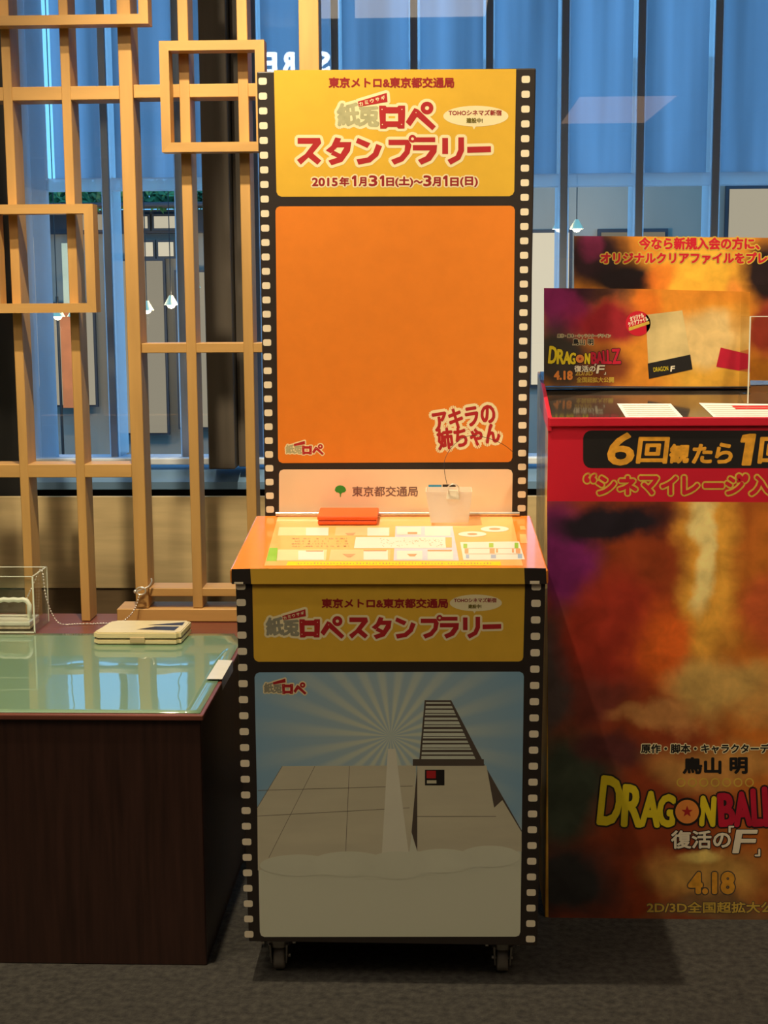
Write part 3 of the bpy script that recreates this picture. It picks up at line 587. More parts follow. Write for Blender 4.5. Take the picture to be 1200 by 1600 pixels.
P = Print
def lettering(draw, sheet, par, layer, m, bold=0.0, line=None, lm='cream_line', name='lettering', nb=8):
    """letters with an optional wider outline underneath"""
    if line: draw.fat(line, 12).put(name+'_outline', sheet, layer-0.5, lm, par)
    return (draw.fat(bold, nb) if bold else draw).put(name, sheet, layer, m, par)
def logo(sheet, par, ox, oy, s, full=True, gm='logo_grey'):
    """the red and grey title logo; (ox, oy) = top-left, s = scale"""
    T = lambda x, y: (ox+(x-528)*s, oy+(y-145)*s)
    red = P(); out = [(592.2, 165), (602.5, 165), (604, 167.3), (621, 167.3), (622.5, 165), (633, 165), (633, 182), (632, 200.8), (622, 200.8), (620, 198.3), (606, 198.3), (603, 201), (594, 201), (593, 182)]
    inn = [(602.8, 177.2), (622, 177.2), (622, 189.5), (602.8, 189.5)]
    # block letter as four bars round the hole
    for q in ([out[0], out[1], out[2], out[3], out[4], out[5], (633, 177.2), (592.6, 177.2)], [(593.5, 189.5), (632.5, 189.5), out[7], out[8], out[9], out[10], out[11], out[12]], [(592.6, 177.2), (602.8, 177.2), (602.8, 189.5), (593.5, 189.5)], [(622, 177.2), (633, 177.2), (632.5, 189.5), (622, 189.5)]):
        red.poly([T(*p) for p in q])
    pe = P()
    for q in ([(633.8, 190.8), (647.5, 168.7), (653.5, 171.5), (652, 182), (641, 197.5)], [(648, 169), (653.5, 171), (681, 197.5), (675.5, 203.6), (648.5, 180)]): pe.poly([T(*p) for p in q])
    c = T(667.2, 168.8); pe.ring(c[0], c[1], 10*s, 3.2*s)
    rib = P().poly([T(559, 158.8), T(604.3, 145.2), T(605.5, 159), T(560.5, 167)])
    gl = P(); a = T(528, 162); b_ = T(560.5, 196); gl.text('紙', a[0], a[1], b_[0], b_[1], -4); a = T(561, 166.5); b_ = T(592, 197); gl.text('兎', a[0], a[1], b_[0], b_[1], 3)
    al = P()
    for q in (red, pe, rib): al.v, al.f = al.v+q.v, al.f+[tuple(i+len(al.v) for i in f) for f in q.f]
    for k, f in enumerate(al.f):
        for i in f: al.d[i] = 0.13*min(k, 8)
    al.fat(4.6*s, 14).put('logo_outline', sheet, 1.5, 'cream_line', par)
    gl.fat(6*s, 14).put('logo_outline', sheet, 1.5, 'cream_line', par)
    gl.fat(1.7*s, 8).put('logo_glyphs', sheet, 2, gm, par)
    red.put('logo_letter', sheet, 2.4, 'crimson', par); pe.put('logo_letter', sheet, 2.4, 'crimson', par); rib.put('logo_ribbon', sheet, 2.6, 'crimson', par)
    rv = P(); dots = P()
    for x, y in ((597, 171), (628, 171), (597.5, 194.5), (627.5, 194.5), (650, 176)):
        q = T(x, y); dots.ell(q[0], q[1], 0.9*s, None, 8)
    dots.put('logo_dots', sheet, 2.8, 'cream_line', par)
    if full:
        for i, chx in enumerate('カミウサギ'):
            q = T(564+i*8.6, 162.4-i*2.35); rv.text(chx, q[0]-2.9*s, q[1]-2.9*s, q[0]+2.9*s, q[1]+2.9*s, -15)
        rv.fat(0.25*s, 6).put('ribbon_lettering', sheet, 3.0, 'cream_line', par)
def oval(sheet, par, cx, cy, s=1.0):
    P().ell(cx, cy, 51*s, 16.3*s).put('speech_oval', sheet, 1.6, 'cream_line', par)
    P().poly([(cx-6*s, cy+14.5*s), (cx+1*s, cy+14.5*s), (cx-3*s, cy+21*s)]).put('speech_oval_tip', sheet, 1.55, 'cream_line', par)
    P().text('TOHOシネマズ新宿', cx-42.5*s, cy-9.5*s, cx+40*s, cy-1*s).fat(0.3*s, 6).put('lettering', sheet, 2.2, 'dark_red', par)
    P().text('建設中!', cx-14.5*s, cy+3*s, cx+10.5*s, cy+10.5*s).fat(0.35*s, 6).put('lettering', sheet, 2.2, 'olive_ink', par)
lettering(P().text('東京メトロ&東京都交通局', 514, 121.3, 709, 136.8), BACK, bk, 2, 'dark_red', 0.65)
logo(BACK, bk, 528, 145, 1.0)
oval(BACK, bk, 743.5, 181.5)
# big title, drawn in heavy block strokes
TITLE = {'ス': [[(0, 0), (35, 0), (37, 9), (24, 26), (37, 38), (31, 45), (17, 33), (5, 45), (-1, 37), (12, 27), (24, 10), (0, 10)]],
         'タ': [[(15, -1), (24, 1), (22, 7), (40, 7), (38, 22), (26, 40), (9, 46), (4, 38), (18, 33), (8, 28), (12, 21), (23, 27), (29, 16), (18, 16), (8, 26), (0, 21), (9, 13)]],
         'ン': [[(2, 0), (22, 9), (17, 17), (-1, 8)], [(31, 10), (40, 14), (34, 30), (22, 41), (3, 45), (0, 36), (17, 33), (26, 25)]],
         'プ': [[(0, 3), (31, 3), (36, 12), (33, 26), (23, 39), (9, 45), (4, 37), (18, 31), (25, 22), (26, 12), (0, 12)]],
         'ラ': [[(3, -1), (35, -1), (35, 7), (3, 7)], [(0, 12), (38, 12), (37, 24), (28, 38), (13, 45), (8, 37), (20, 31), (27, 21), (0, 21)]],
         'リ': [[(0, 0), (9, 0), (9, 27), (0, 27)], [(25, -1), (34, -1), (34, 22), (28, 36), (13, 45), (8, 37), (21, 30), (25, 20)]],
         'ー': [[(0, 15), (37, 14), (37, 24), (0, 25)]]}
def big_title(bx, by, sx, sy):
    q = P()
    for chx, off in zip('スタンプラリー', (0, 44, 92, 142, 180, 226, 265)):
        for pl3 in TITLE[chx]: q.poly([(bx+(off+x)*sx, by+y*sy) for x, y in pl3])
        if chx == 'プ': q.ring(bx+(off+37.5)*sx, by+1.5*sy, 6.6*min(sx, sy), 2.4*min(sx, sy))
    return q
lettering(big_title(465, 215.5, 1.0, 0.93), BACK, bk, 2.2, 'crimson', 0, 4.8, name='title_lettering')
dt = P()
for tx, a, b_, t0 in (('2015', 488, 527, 278.3), ('年', 531, 545, 277.3), ('月', 561, 572, 277.3), ('3', 577, 589, 274.6), ('日', 604, 615, 278), ('(土)', 618, 645, 276.5), ('3', 662, 673.5, 274.6), ('月', 676, 688, 277.3), ('日', 704, 716, 278), ('(日)', 719.5, 746, 276.5)):
    dt.text(tx, a, t0, b_, 290.5 if '(' not in tx else 291.5)
dt.text('～', 647, 282, 660, 286)
for ox in (550.5, 594, 693): dt.poly([(ox, 277.5), (ox+3.2, 274.8), (ox+5.6, 274.8), (ox+5.6, 290.4), (ox+3.2, 290.4), (ox+3.2, 278.4), (ox, 279.6)])
lettering(dt, BACK, bk, 2.2, 'dark_red', 0.75, 3.0, name='date_lettering')
nm = P().text('アキラの', 677, 637, 773, 667, -9); nm2 = P().text('姉ちゃん', 684, 665, 780, 697, -7)
nm.v, nm.f = nm.v+nm2.v, nm.f+[tuple(i+len(nm.v) for i in f) for f in nm2.f]
lettering(nm, BACK, bk, 2.2, 'crimson', 1.35, 6.0, name='name_lettering')
logo(BACK, bk, 447, 688.5, 0.385, False)
P().text('東京都交通局', 550.5, 760, 652.5, 775.5).fat(0.3, 6).put('lettering', BACK, 2, 'ink_brown', bk)
lf = P().poly([(523, 766), (524.5, 761.5), (527.5, 759), (531.5, 758.2), (536, 759), (539.3, 761.8), (541, 766), (538.5, 769), (535, 769.8), (533, 771.5), (532.5, 776.5), (531.2, 776.5), (531, 771.5), (529, 769.8), (525.5, 769)])
lf.put('leaf_emblem', BACK, 2, 'leaf_green', bk)
P().rect(669.5, 757.5, 690, 778).put('emblem_tile', BACK, 2, 'metro_blue', bk); P().rect(691.5, 757, 712, 778).put('emblem_tile', BACK, 2, 'film_black', bk)
P().poly([(672, 768), (673.5, 763.5), (676, 763), (679.8, 767), (683.6, 763), (686, 763.5), (687.8, 768), (687.8, 774), (685, 774), (684.3, 768), (679.8, 772), (675.3, 768), (674.8, 774), (672, 774)]).put('emblem_mark', BACK, 2.5, 'cream_line', bk)
# steel hinge strip at the foot of the board
MB().cyl((-0.376, 3.288, 0.921), (0.178, 3.288, 0.921), 0.0045, None, 10).build('hinge_rod', 'chrome', ki)

# body, slightly narrower at the foot
bd = MB().hexa([(-0.399, 2.86, 0.088), (0.198, 2.86, 0.085), (0.198, 3.33, 0.085), (-0.399, 3.33, 0.088), (-0.411, 2.86, 0.872), (0.2075, 2.86, 0.872), (0.2075, 3.33, 0.905), (-0.411, 3.33, 0.905)], 0.002).build('body', 'film_black', ki)
P().poly([(394, 900), (820.5, 900), (817.5, 1027), (815.5, 1031.5), (811, 1033.5), (403.5, 1034), (398.5, 1031.5), (396.5, 1027)]).put('header_panel', FRONT, 1, 'yellow', bd, 'yellow title panel')
def fz(y): return FRONT(600, y)[2]
sb = sunburst('sky_print', 0.002, fz(1150), rgb(206, 214, 190), rgb(124, 170, 200), rgb(216, 218, 192), fz(1290), 23)
P().poly([(405, 1050.5), (812, 1049.5), (817, 1052), (818.5, 1057), (813, 1456), (811, 1461.5), (806, 1463.5), (413, 1464), (408, 1461.5), (406, 1456), (397.8, 1058), (400, 1053)]).put('picture_panel', FRONT, 1, 'sky_print', bd, 'printed sky panel with sun rays and buildings')
# printed buildings
P().poly([(402, 1262), (441, 1197), (650, 1196), (648, 1262), (640, 1330), (590, 1345), (470, 1340), (403, 1360)]).put('printed_block', FRONT, 1.3, 'bldg_grey', bd)
ln = P()
for xa, ya, xb, yb in ((441, 1197, 402, 1262), (492, 1197, 420, 1340), (546, 1197, 540, 1335), (403, 1235, 645, 1228), (402, 1275, 640, 1262)): 
    dx, dy = xb-xa, yb-ya; l_ = math.hypot(dx, dy); nx_, ny_ = -dy/l_*0.4, dx/l_*0.4
    ln.poly([(xa+nx_, ya+ny_), (xb+nx_, yb+ny_), (xb-nx_, yb-ny_), (xa-nx_, ya-ny_)])
ln.put('printed_lines', FRONT, 1.5, 'bldg_line', bd)
P().poly([(752, 1186), (815, 1297), (815, 1320), (772, 1262)]).put('printed_shade_side', FRONT, 1.4, 'bldg_dark', bd)
P().poly([(772, 1262), (785, 1250), (815, 1300), (815, 1330), (776, 1330)]).put('printed_side', FRONT, 1.6, 'bldg_grey', bd)
P().poly([(652, 1196), (760, 1196), (772, 1262), (776, 1330), (652, 1330), (645, 1310)]).put('printed_tower_foot', FRONT, 1.5, 'bldg_grey', bd)
P().poly([(652, 1196), (652, 1330), (643, 1300)]).put('printed_shade_side', FRONT, 1.7, 'bldg_dark', bd)
P().poly([(663.5, 1094), (705, 1094), (754, 1188), (655, 1188)]).put('printed_tower', FRONT, 1.5, 'bldg_dark', bd)
st = P()
for i in range(15):
    y = 1097+i*6.0; t = (y-1094)/94.0; t2 = (y+2.5+1.2*(i % 3)-1094)/94.0
    st.poly([(666-8*t, y), (702+42*t, y), (702+42*t2, y+2.5+1.2*(i % 3)), (666-8*t2, y+2.5+1.2*(i % 3))])
st.put('printed_louvres', FRONT, 1.8, 'cloud', bd)
P().rect(645, 1186, 756, 1196.5).put('printed_ledge', FRONT, 2.0, 'bldg_dark', bd)
P().rect(652, 1275, 775, 1276).put('printed_lines', FRONT, 2.0, 'bldg_line', bd)
P().rect(664, 1202.5, 694.5, 1227).put('printed_screen', FRONT, 2.0, 'ink_black', bd)
P().rect(666.5, 1204, 681, 1216).put('printed_screen_patch', FRONT, 2.3, 'crimson', bd); P().rect(667, 1219, 682, 1224).put('printed_screen_patch', FRONT, 2.3, 'bldg_grey', bd)
P().poly([(606, 1170), (618, 1170), (640, 1345), (596, 1345)]).put('printed_beam', FRONT, 1.9, mat('beam_print', rgb(224, 222, 198), 0.5, noise=(10, 0.03, (1, 1, 1))), bd)
mat('low_cloud', rgb(216, 218, 192), 0.5, noise=(10, 0.04, (1, 1, 1)))
for cx, cy, rx, ry in ((466, 1352, 60, 17), (545, 1350, 62, 20), (620, 1352, 50, 22), (690, 1345, 55, 19), (765, 1338, 48, 17)): P().ell(cx, cy, rx, ry).put('printed_cloud', FRONT, 2.0+cx*0.0005, 'low_cloud', bd)
lettering(P().text('東京メトロ&東京都交通局', 503, 935.5, 699.5, 949.5), FRONT, bd, 2, 'dark_red', 0.65)
logo(FRONT, bd, 416.5, 951.5, 0.795, True, 'logo_grey_dark'); oval(FRONT, bd, 743.5, 942, 0.80)
lettering(big_title(546, 964.5, 0.785, 0.74), FRONT, bd, 2.2, 'crimson', 0, 3.4, name='title_lettering')
logo(FRONT, bd, 413, 1060, 0.43, False, 'logo_grey_dark')
perf(2.86, -0.4000, -0.3985, 0.8400, 0.1040, 23, 'film_holes', bd, 0.0188, 0.0146); perf(2.86, 0.1890, 0.1838, 0.8395, 0.1000, 23, 'film_holes', bd, 0.0188, 0.0146)

# lid, a shallow cap sloping gently to the front
def lidz(y): return 0.876+(y-2.86)*0.04/0.44
ld = MB().hexa([(-0.4205, 2.853, 0.8465), (0.2125, 2.853, 0.8455), (0.2045, 3.298, 0.880), (-0.4225, 3.298, 0.880), (-0.4205, 2.853, lidz(2.853)), (0.2125, 2.853, lidz(2.853)), (0.2045, 3.298, lidz(3.298)), (-0.4225, 3.298, lidz(3.298))], 0.004, 3).build('lid', 'lid_orange', ki)
P().poly([(391, 888.5), (819, 887.5), (820, 912.5), (392.5, 912.5)]).put('lid_front_band', LIDF, 0.5, 'yellow', ld)
P().poly([(361.5, 889), (391, 888.5), (392.5, 912.5), (362, 912.5)]).put('lid_film_end', LIDF, 0.5, 'film_black', ld); P().poly([(819, 887.5), (853, 888), (854, 912.5), (820, 912.5)]).put('lid_film_end', LIDF, 0.5, 'film_black', ld)
P().rect(366, 909.2, 380, 912.4).rect(828, 907.5, 843, 912.4).put('film_holes', LIDF, 1, 'perf_white', ld)
P().poly([(434, 808), (800, 808), (817, 884), (413, 884)]).put('instruction_sheet', LID, 1, 'lid_sheet', ld)
P().poly([(421, 856), (434, 856), (433, 877), (416, 877)]).put('printed_cell', LID, 1.5, 'lid_green', ld)
for nm_, q in (('lid_cell', [(436, 824), (514, 824), (513, 837), (434, 837)]), ('lid_cell_orange', [(525, 824), (609, 824), (609, 837), (523, 837)]), ('lid_cell_blue', [(618, 822.5), (707, 822.5), (717, 876), (615, 876)]),
               ('lid_cell', [(434, 859), (511, 859), (509, 876), (432, 876)]), ('lid_cell_orange', [(517, 859), (610, 859), (609, 876), (514, 876)])):
    P().poly(q).put('printed_cell', LID, 1.5, nm_, ld)
wh = P()
for x0, y0, x1, y1 in ((478, 825, 513, 837), (574, 825, 608, 837.5), (664, 824, 704, 837.5), (466, 861, 506, 875), (568, 860, 606, 875), (668, 861, 708, 875), (620, 824, 658, 836), (620, 861, 660, 875)): wh.rect(x0, y0, x1, y1)
wh.poly([(556, 839.5), (695, 839.5), (697, 857), (553, 857)]).ell(738, 835, 22, 4.2).ell(773, 827, 22, 4.6).put('printed_label', LID, 2, 'lid_white', ld)
P().poly([(719, 847.5), (811, 846.5), (820, 874.5), (724, 875.5)]).put('printed_table', LID, 2, 'lid_white', ld)
tk = P().rect(724, 850, 730, 857).rect(764, 849, 771, 856).rect(804, 848.5, 810, 857); tk.put('printed_tick', LID, 2.5, 'lid_green', ld)
P().rect(726, 858, 732, 865).rect(765, 857, 773, 865).rect(806, 857.5, 813, 865).rect(775, 858, 778, 864).rect(800, 858, 803, 864).put('printed_tick', LID, 2.5, 'tick_orange', ld)
P().rect(728, 867, 733, 873).rect(767, 867, 775, 873).rect(809, 866, 816, 873).put('printed_tick', LID, 2.5, 'tick_blue', ld)
P().rect(725, 857, 812, 857.6).rect(727, 865.6, 815, 866.2).put('printed_rule', LID, 2.6, 'pale_ink', ld)
P().rect(696, 840, 706, 856).put('printed_cell', LID, 2.1, 'lid_sheet', ld)
P().poly([(450, 877.8), (782, 877.8), (783, 884), (447, 884)]).put('yellow_strip', LID, 2, 'lid_yellow', ld)
sc_ = P()
for i in range(70): x = 590+random.random()*100; y = 842+random.random()*12; sc_.rect(x, y, x+random.uniform(.8, 2.6), y+0.6)
for i in range(130): x = 455+random.random()*90; y = random.choice((841, 845, 849, 853)); sc_.rect(x, y+random.random(), x+random.uniform(.8, 2), y+1.6)
for i in range(60): x = 465+i*5.1; sc_.rect(x, 879.5+random.random(), x+random.uniform(1, 2.6), 882)
sc_.put('fine_print', LID, 2.8, 'pale_ink', ld)
P().rect(568, 859.6, 604, 862).rect(668, 859.6, 706, 862).rect(478, 860.5, 505, 862.3).poly([(535, 866), (556, 866), (548, 871), (543, 871)]).poly([(539, 833.5), (556, 833), (552, 836.5), (543, 836.5)]).poly([(636, 866), (652, 866), (648, 870), (640, 870)]).put('fine_print', LID, 2.9, 'pale_ink', ld)
P().ell(738, 835, 8, 1.6).ell(773, 827, 9, 1.8).rect(637, 832, 652, 835).put('fine_print', LID, 2.9, 'pale_ink', ld)
P().poly([(812, 822), (820, 822), (821.5, 828), (813, 828)]).poly([(812, 835), (822, 835), (824, 849), (813, 849)]).put('film_print', LID, 1.5, 'lid_sheet', ld)
# casters
for cx in (-0.342, 0.1285):
    cs = MB().box(cx-0.035, cx+0.035, 2.885, 2.955, 0.078, 0.086, 0.002).build('caster', 'caster_steel', ki)
    MB().cyl((cx, 2.92, 0.058), (cx, 2.92, 0.078), 0.026, 0.030, 18).build('swivel', 'caster_steel', cs)
    MB().hexa([(cx-0.017, 2.90, 0.022), (cx-0.014, 2.90, 0.022), (cx-0.014, 2.945, 0.022), (cx-0.017, 2.945, 0.022), (cx-0.020, 2.892, 0.066), (cx-0.016, 2.892, 0.066), (cx-0.016, 2.95, 0.066), (cx-0.020, 2.95, 0.066)]).hexa([(cx+0.014, 2.90, 0.022), (cx+0.017, 2.90, 0.022), (cx+0.017, 2.945, 0.022), (cx+0.014, 2.945, 0.022), (cx+0.016, 2.892, 0.066), (cx+0.020, 2.892, 0.066), (cx+0.020, 2.95, 0.066), (cx+0.016, 2.95, 0.066)]).build('fork', 'caster_steel', cs)
    wl = MB(); n = 28; R_ = 0.0285
    prof = [(-0.012, 0.020), (-0.0115, 0.026), (-0.008, R_), (0.008, R_), (0.0115, 0.026), (0.012, 0.020), (0.012, 0.006), (-0.012, 0.006)]
    vs = []; fs = []
    for i in range(n):
        t = 2*math.pi*i/n; vs += [(cx+a, 2.925+r*math.cos(t), R_+r*math.sin(t)) for a, r in prof]
    k = len(prof)
    for i in range(n):
        for j in range(k): fs.append((i*k+j, i*k+(j+1) % k, ((i+1) % n)*k+(j+1) % k, ((i+1) % n)*k+j))
    wl.add(vs, fs, True).build('wheel', 'caster_wheel', cs)
    MB().cyl((cx-0.022, 2.925, R_), (cx+0.022, 2.925, R_), 0.004, None, 10).build('axle', 'chrome', cs)
    MB().cyl((cx-0.036, 2.90, 0.070), (cx-0.030, 2.90, 0.070), 0.006, 0.006, 10).cyl((cx+0.030, 2.90, 0.072), (cx+0.036, 2.90, 0.072), 0.006, 0.006, 10).build('bolt', 'chrome', cs)
for cx in (-0.342, 0.1285):
    MB().box(cx-0.02, cx+0.02, 3.24, 3.29, 0.055, 0.086, 0.003).cyl((cx-0.012, 3.265, 0.0285), (cx+0.012, 3.265, 0.0285), 0.0285, None, 24).build('caster', 'caster_steel', ki)

# things on the lid
op = thing('stamp_pad', (-0.207, 3.22, lidz(3.2)), 'closed orange plastic stamp pad on the kiosk lid', 'stamp pad')
zf = lidz(3.205)+0.0018
def slope_box(x0, x1, y0, y1, za, zb, bev): 
    k = 0.04/0.44; f = lambda y: (y-3.205)*k
    return MB().hexa([(x0, y0, za+f(y0)), (x1, y0, za+f(y0)), (x1, y1, za+f(y1)), (x0, y1, za+f(y1)), (x0, y0, zb+f(y0)), (x1, y0, zb+f(y0)), (x1, y1, zb+f(y1)), (x0, y1, zb+f(y1))], bev, 2)
slope_box(-0.2735, -0.1415, 3.203, 3.283, zf, zf+0.0095, 0.003).build('base', 'pad_orange', op)
slope_box(-0.2745, -0.1405, 3.202, 3.284, zf+0.0103, zf+0.020, 0.003).build('lid', 'pad_orange', op)
slope_box(-0.2715, -0.1435, 3.205, 3.281, zf+0.009, zf+0.011, 0.0).build('seam', 'dark_red', op)
# frosted bin: tapered tray walls
bn = thing('plastic_bin', (0.019, 3.235, lidz(3.235)), 'small frosted white plastic bin on the kiosk lid', 'bin')
zb0 = lidz(3.24)+0.004; zb1 = zb0+0.070
def ringpts(x0, x1, y0, y1, z): return [(x0, y0, z), (x1, y0, z), (x1, y1, z), (x0, y1, z)]
o0 = ringpts(-0.0225, 0.061, 3.200, 3.262, zb0); o1 = ringpts(-0.0335, 0.069, 3.193, 3.272, zb1)
i0 = ringpts(-0.0205, 0.059, 3.202, 3.260, zb0+0.002); i1 = ringpts(-0.0315, 0.067, 3.195, 3.270, zb1)
b = MB(); V = o0+o1+i0+i1; fs = [(3, 2, 1, 0), (8, 9, 10, 11)]
for i in range(4):
    j = (i+1) % 4; fs += [(i, j, 4+j, 4+i), (8+j, 8+i, 12+i, 12+j), (4+i, 4+j, 12+j, 12+i)]
b.add(V, fs).build('wall', 'bin_plastic', bn)
cp = thing('binder_clip', (0.030, 3.194, zb1-0.012), 'small silver clip gripping the rim of the frosted bin', 'clip')
MB().hexa([(0.012, 3.1895, zb1-0.016), (0.042, 3.1895, zb1-0.018), (0.042, 3.1985, zb1-0.018), (0.012, 3.1985, zb1-0.016), (0.014, 3.192, zb1+0.004), (0.041, 3.192, zb1+0.003), (0.041, 3.197, zb1+0.003), (0.014, 3.197, zb1+0.004)], 0.001).build('jaw', 'perf_white', cp)
MB().tube(spline([(0.016, 3.190, zb1-0.002), (0.016, 3.186, zb1+0.012), (0.027, 3.184, zb1+0.018), (0.038, 3.186, zb1+0.012), (0.038, 3.190, zb1-0.002)], 5), 0.0014, 6).build('arm', 'chrome', cp)
wr = MB().tube(spline([(0.016, 3.188, zb1+0.006), (0.008, 3.20, zb1+0.045), (0.010, 3.215, zb1+0.072), (0.030, 3.235, zb1+0.100), (0.062, 3.255, zb1+0.117), (0.10, 3.268, zb1+0.112), (0.14, 3.280, zb1+0.095), (0.17, 3.290, zb1+0.070), (0.186, 3.294, zb1+0.055)], 8), 0.0006, 6)
solo(wr, 'cord', 'ink_black', (0.016, 3.19, zb1), 'thin black cord arching from the clip up over the orange panel', 'cord')

# ================================================================== FILM PROMOTION STAND
sd = thing('promotion_stand', (0.60, 3.4, 0), 'tall red topped film promotion stand with flame coloured front beside the kiosk', 'display stand')
SX0, SX1 = 0.2355, 1.02
sz = lambda y: STAND(1000, y)[2]
def sxx(x): return STAND(x, 1000)[0]-0.60
o_ = lambda x, y: (STAND(x, y)[0]-0.60, STAND(x, y)[2])
def blob(x, y, rx, ry, c, s, f=o_, k=0.00140): q = f(x, y); return (q[0], q[1], rx*k, ry*k, c, s)
art('flame_print', rgb(150, 62, 28), [
    blob(1240, 1050, 160, 420, rgb(206, 118, 40), 0.9), blob(1105, 900, 60, 190, rgb(244, 176, 66), 0.95), blob(1098, 860, 24, 110, rgb(255, 232, 150), 0.9),
    blob(870, 860, 70, 120, rgb(120, 34, 96), 1.0), blob(850, 1060, 60, 120, rgb(84, 70, 66), 1.0), blob(880, 1230, 90, 120, rgb(66, 74, 58), 1.0), blob(880, 1380, 110, 90, rgb(52, 50, 48), 1.0),
    blob(960, 815, 130, 36, rgb(34, 28, 36), 1.0), blob(950, 985, 100, 110, rgb(164, 50, 32), 0.95), blob(930, 1090, 60, 70, rgb(120, 54, 44), 0.9),
    blob(1035, 1010, 60, 90, rgb(236, 106, 34), 0.9), blob(1130, 1075, 120, 60, rgb(214, 176, 96), 0.85), blob(1020, 1120, 70, 24, rgb(210, 150, 84), 0.7),
    blob(1210, 960, 60, 70, rgb(204, 84, 50), 0.7), blob(960, 1180, 60, 40, rgb(90, 44, 44), 0.9), blob(1120, 1190, 130, 50, rgb(206, 150, 76), 0.8),
    blob(1110, 1370, 110, 60, rgb(208, 160, 78), 0.9), blob(1100, 1330, 50, 20, rgb(250, 220, 120), 0.9), blob(1130, 1422, 150, 26, rgb(130, 98, 62), 0.9)], 0.085, 6.0, 0.4, 0.05, 0.26)
# body: side profile rises at the back
def wedge(x0, x1): return [(x0, 3.19, 0.0), (x1, 3.19, 0.0), (x1, 3.62, 0.0), (x0, 3.62, 0.0), (x0, 3.19, 1.143), (x1, 3.19, 1.143), (x1, 3.62, 1.224), (x0, 3.62, 1.224)]
sbd = MB().hexa(wedge(SX0+0.002, SX1), 0.0015, 1).build('body', 'side_gold', sd, 'gold printed side of the stand')
P().poly([(854.8, 783), (1420, 786), (1390, 1444), (857, 1434)]).put('poster', STAND, 1.5, 'flame_print', sbd, 'printed flame coloured poster')
P().poly([(856.5, 654.5), (1426, 662), (1420, 786), (854.8, 783)]).put('header_band', STAND, 1.5, 'red_band', sbd, 'red header band')
MB().hexa([(SX0-0.003, 3.186, 1.118), (SX0+0.006, 3.186, 1.118), (SX0+0.006, 3.45, 1.150), (SX0-0.003, 3.45, 1.150), (SX0-0.003, 3.186, 1.148), (SX0+0.006, 3.186, 1.148), (SX0+0.006, 3.45, 1.214), (SX0-0.003, 3.45, 1.214)], 0.001).build('side_flap', 'red_band', sd)
MB().box(SX0, SX1, 3.184, 3.192, 1.128, 1.1475, 0.002).build('lip', 'red_band', sd)
k2 = 0.045/0.23; tz = lambda y: 1.145+(y-3.19)*k2
mat('tray_gloss', rgb(58, 50, 42), 0.12, coat=1.0, noise=(10, 0.3, (1, 1, 1)))
MB().hexa([(SX0+0.007, 3.193, tz(3.193)-0.006), (SX1, 3.193, tz(3.193)-0.006), (SX1, 3.60, tz(3.60)-0.006), (SX0+0.007, 3.60, tz(3.60)-0.006), (SX0+0.007, 3.193, tz(3.193)), (SX1, 3.193, tz(3.193)), (SX1, 3.60, tz(3.60)), (SX0+0.007, 3.60, tz(3.60))]).build('tray', 'tray_gloss', sd)
P().rect(911, 672.5, 1420, 731.5, 13).put('slogan_plate', STAND, 2, 'ink_black', sbd)
sl = P()
for tx, a, t0, b_, t1 in (('6', 951, 677, 991, 726), ('回', 997, 684, 1043, 723), ('観', 1047, 695, 1076, 723), ('た', 1083, 695, 1112, 723), ('ら', 1119, 693, 1144, 723), ('回', 1187, 684, 1233, 723)): sl.text(tx, a, t0, b_, t1, 0, 0.12)
sl.poly([(1158, 690), (1161, 681), (1172, 679), (1180, 679), (1172, 726), (1160, 726), (1166, 690)])
sl.fat(1.5, 10).put('slogan_lettering', STAND, 2.6, 'gold', sbd)
s2 = P().text('“', 914, 742, 930, 753); 
for i, chx in enumerate('シネマイレージ'): s2.text(chx, 933+i*33.5, 745, 961+i*33.5 if chx not in 'レイ' else 957+i*33.5, 772) if chx != 'ー' else s2.rect(933+i*33.5, 756, 962+i*33.5, 761)
s2.text('”', 1152, 742, 1168, 753).text('入', 1172, 744, 1205, 773)
lettering(s2, STAND, sbd, 2.6, 'red_band', 1.5, 4.2, 'gold_line', name='slogan_lettering')
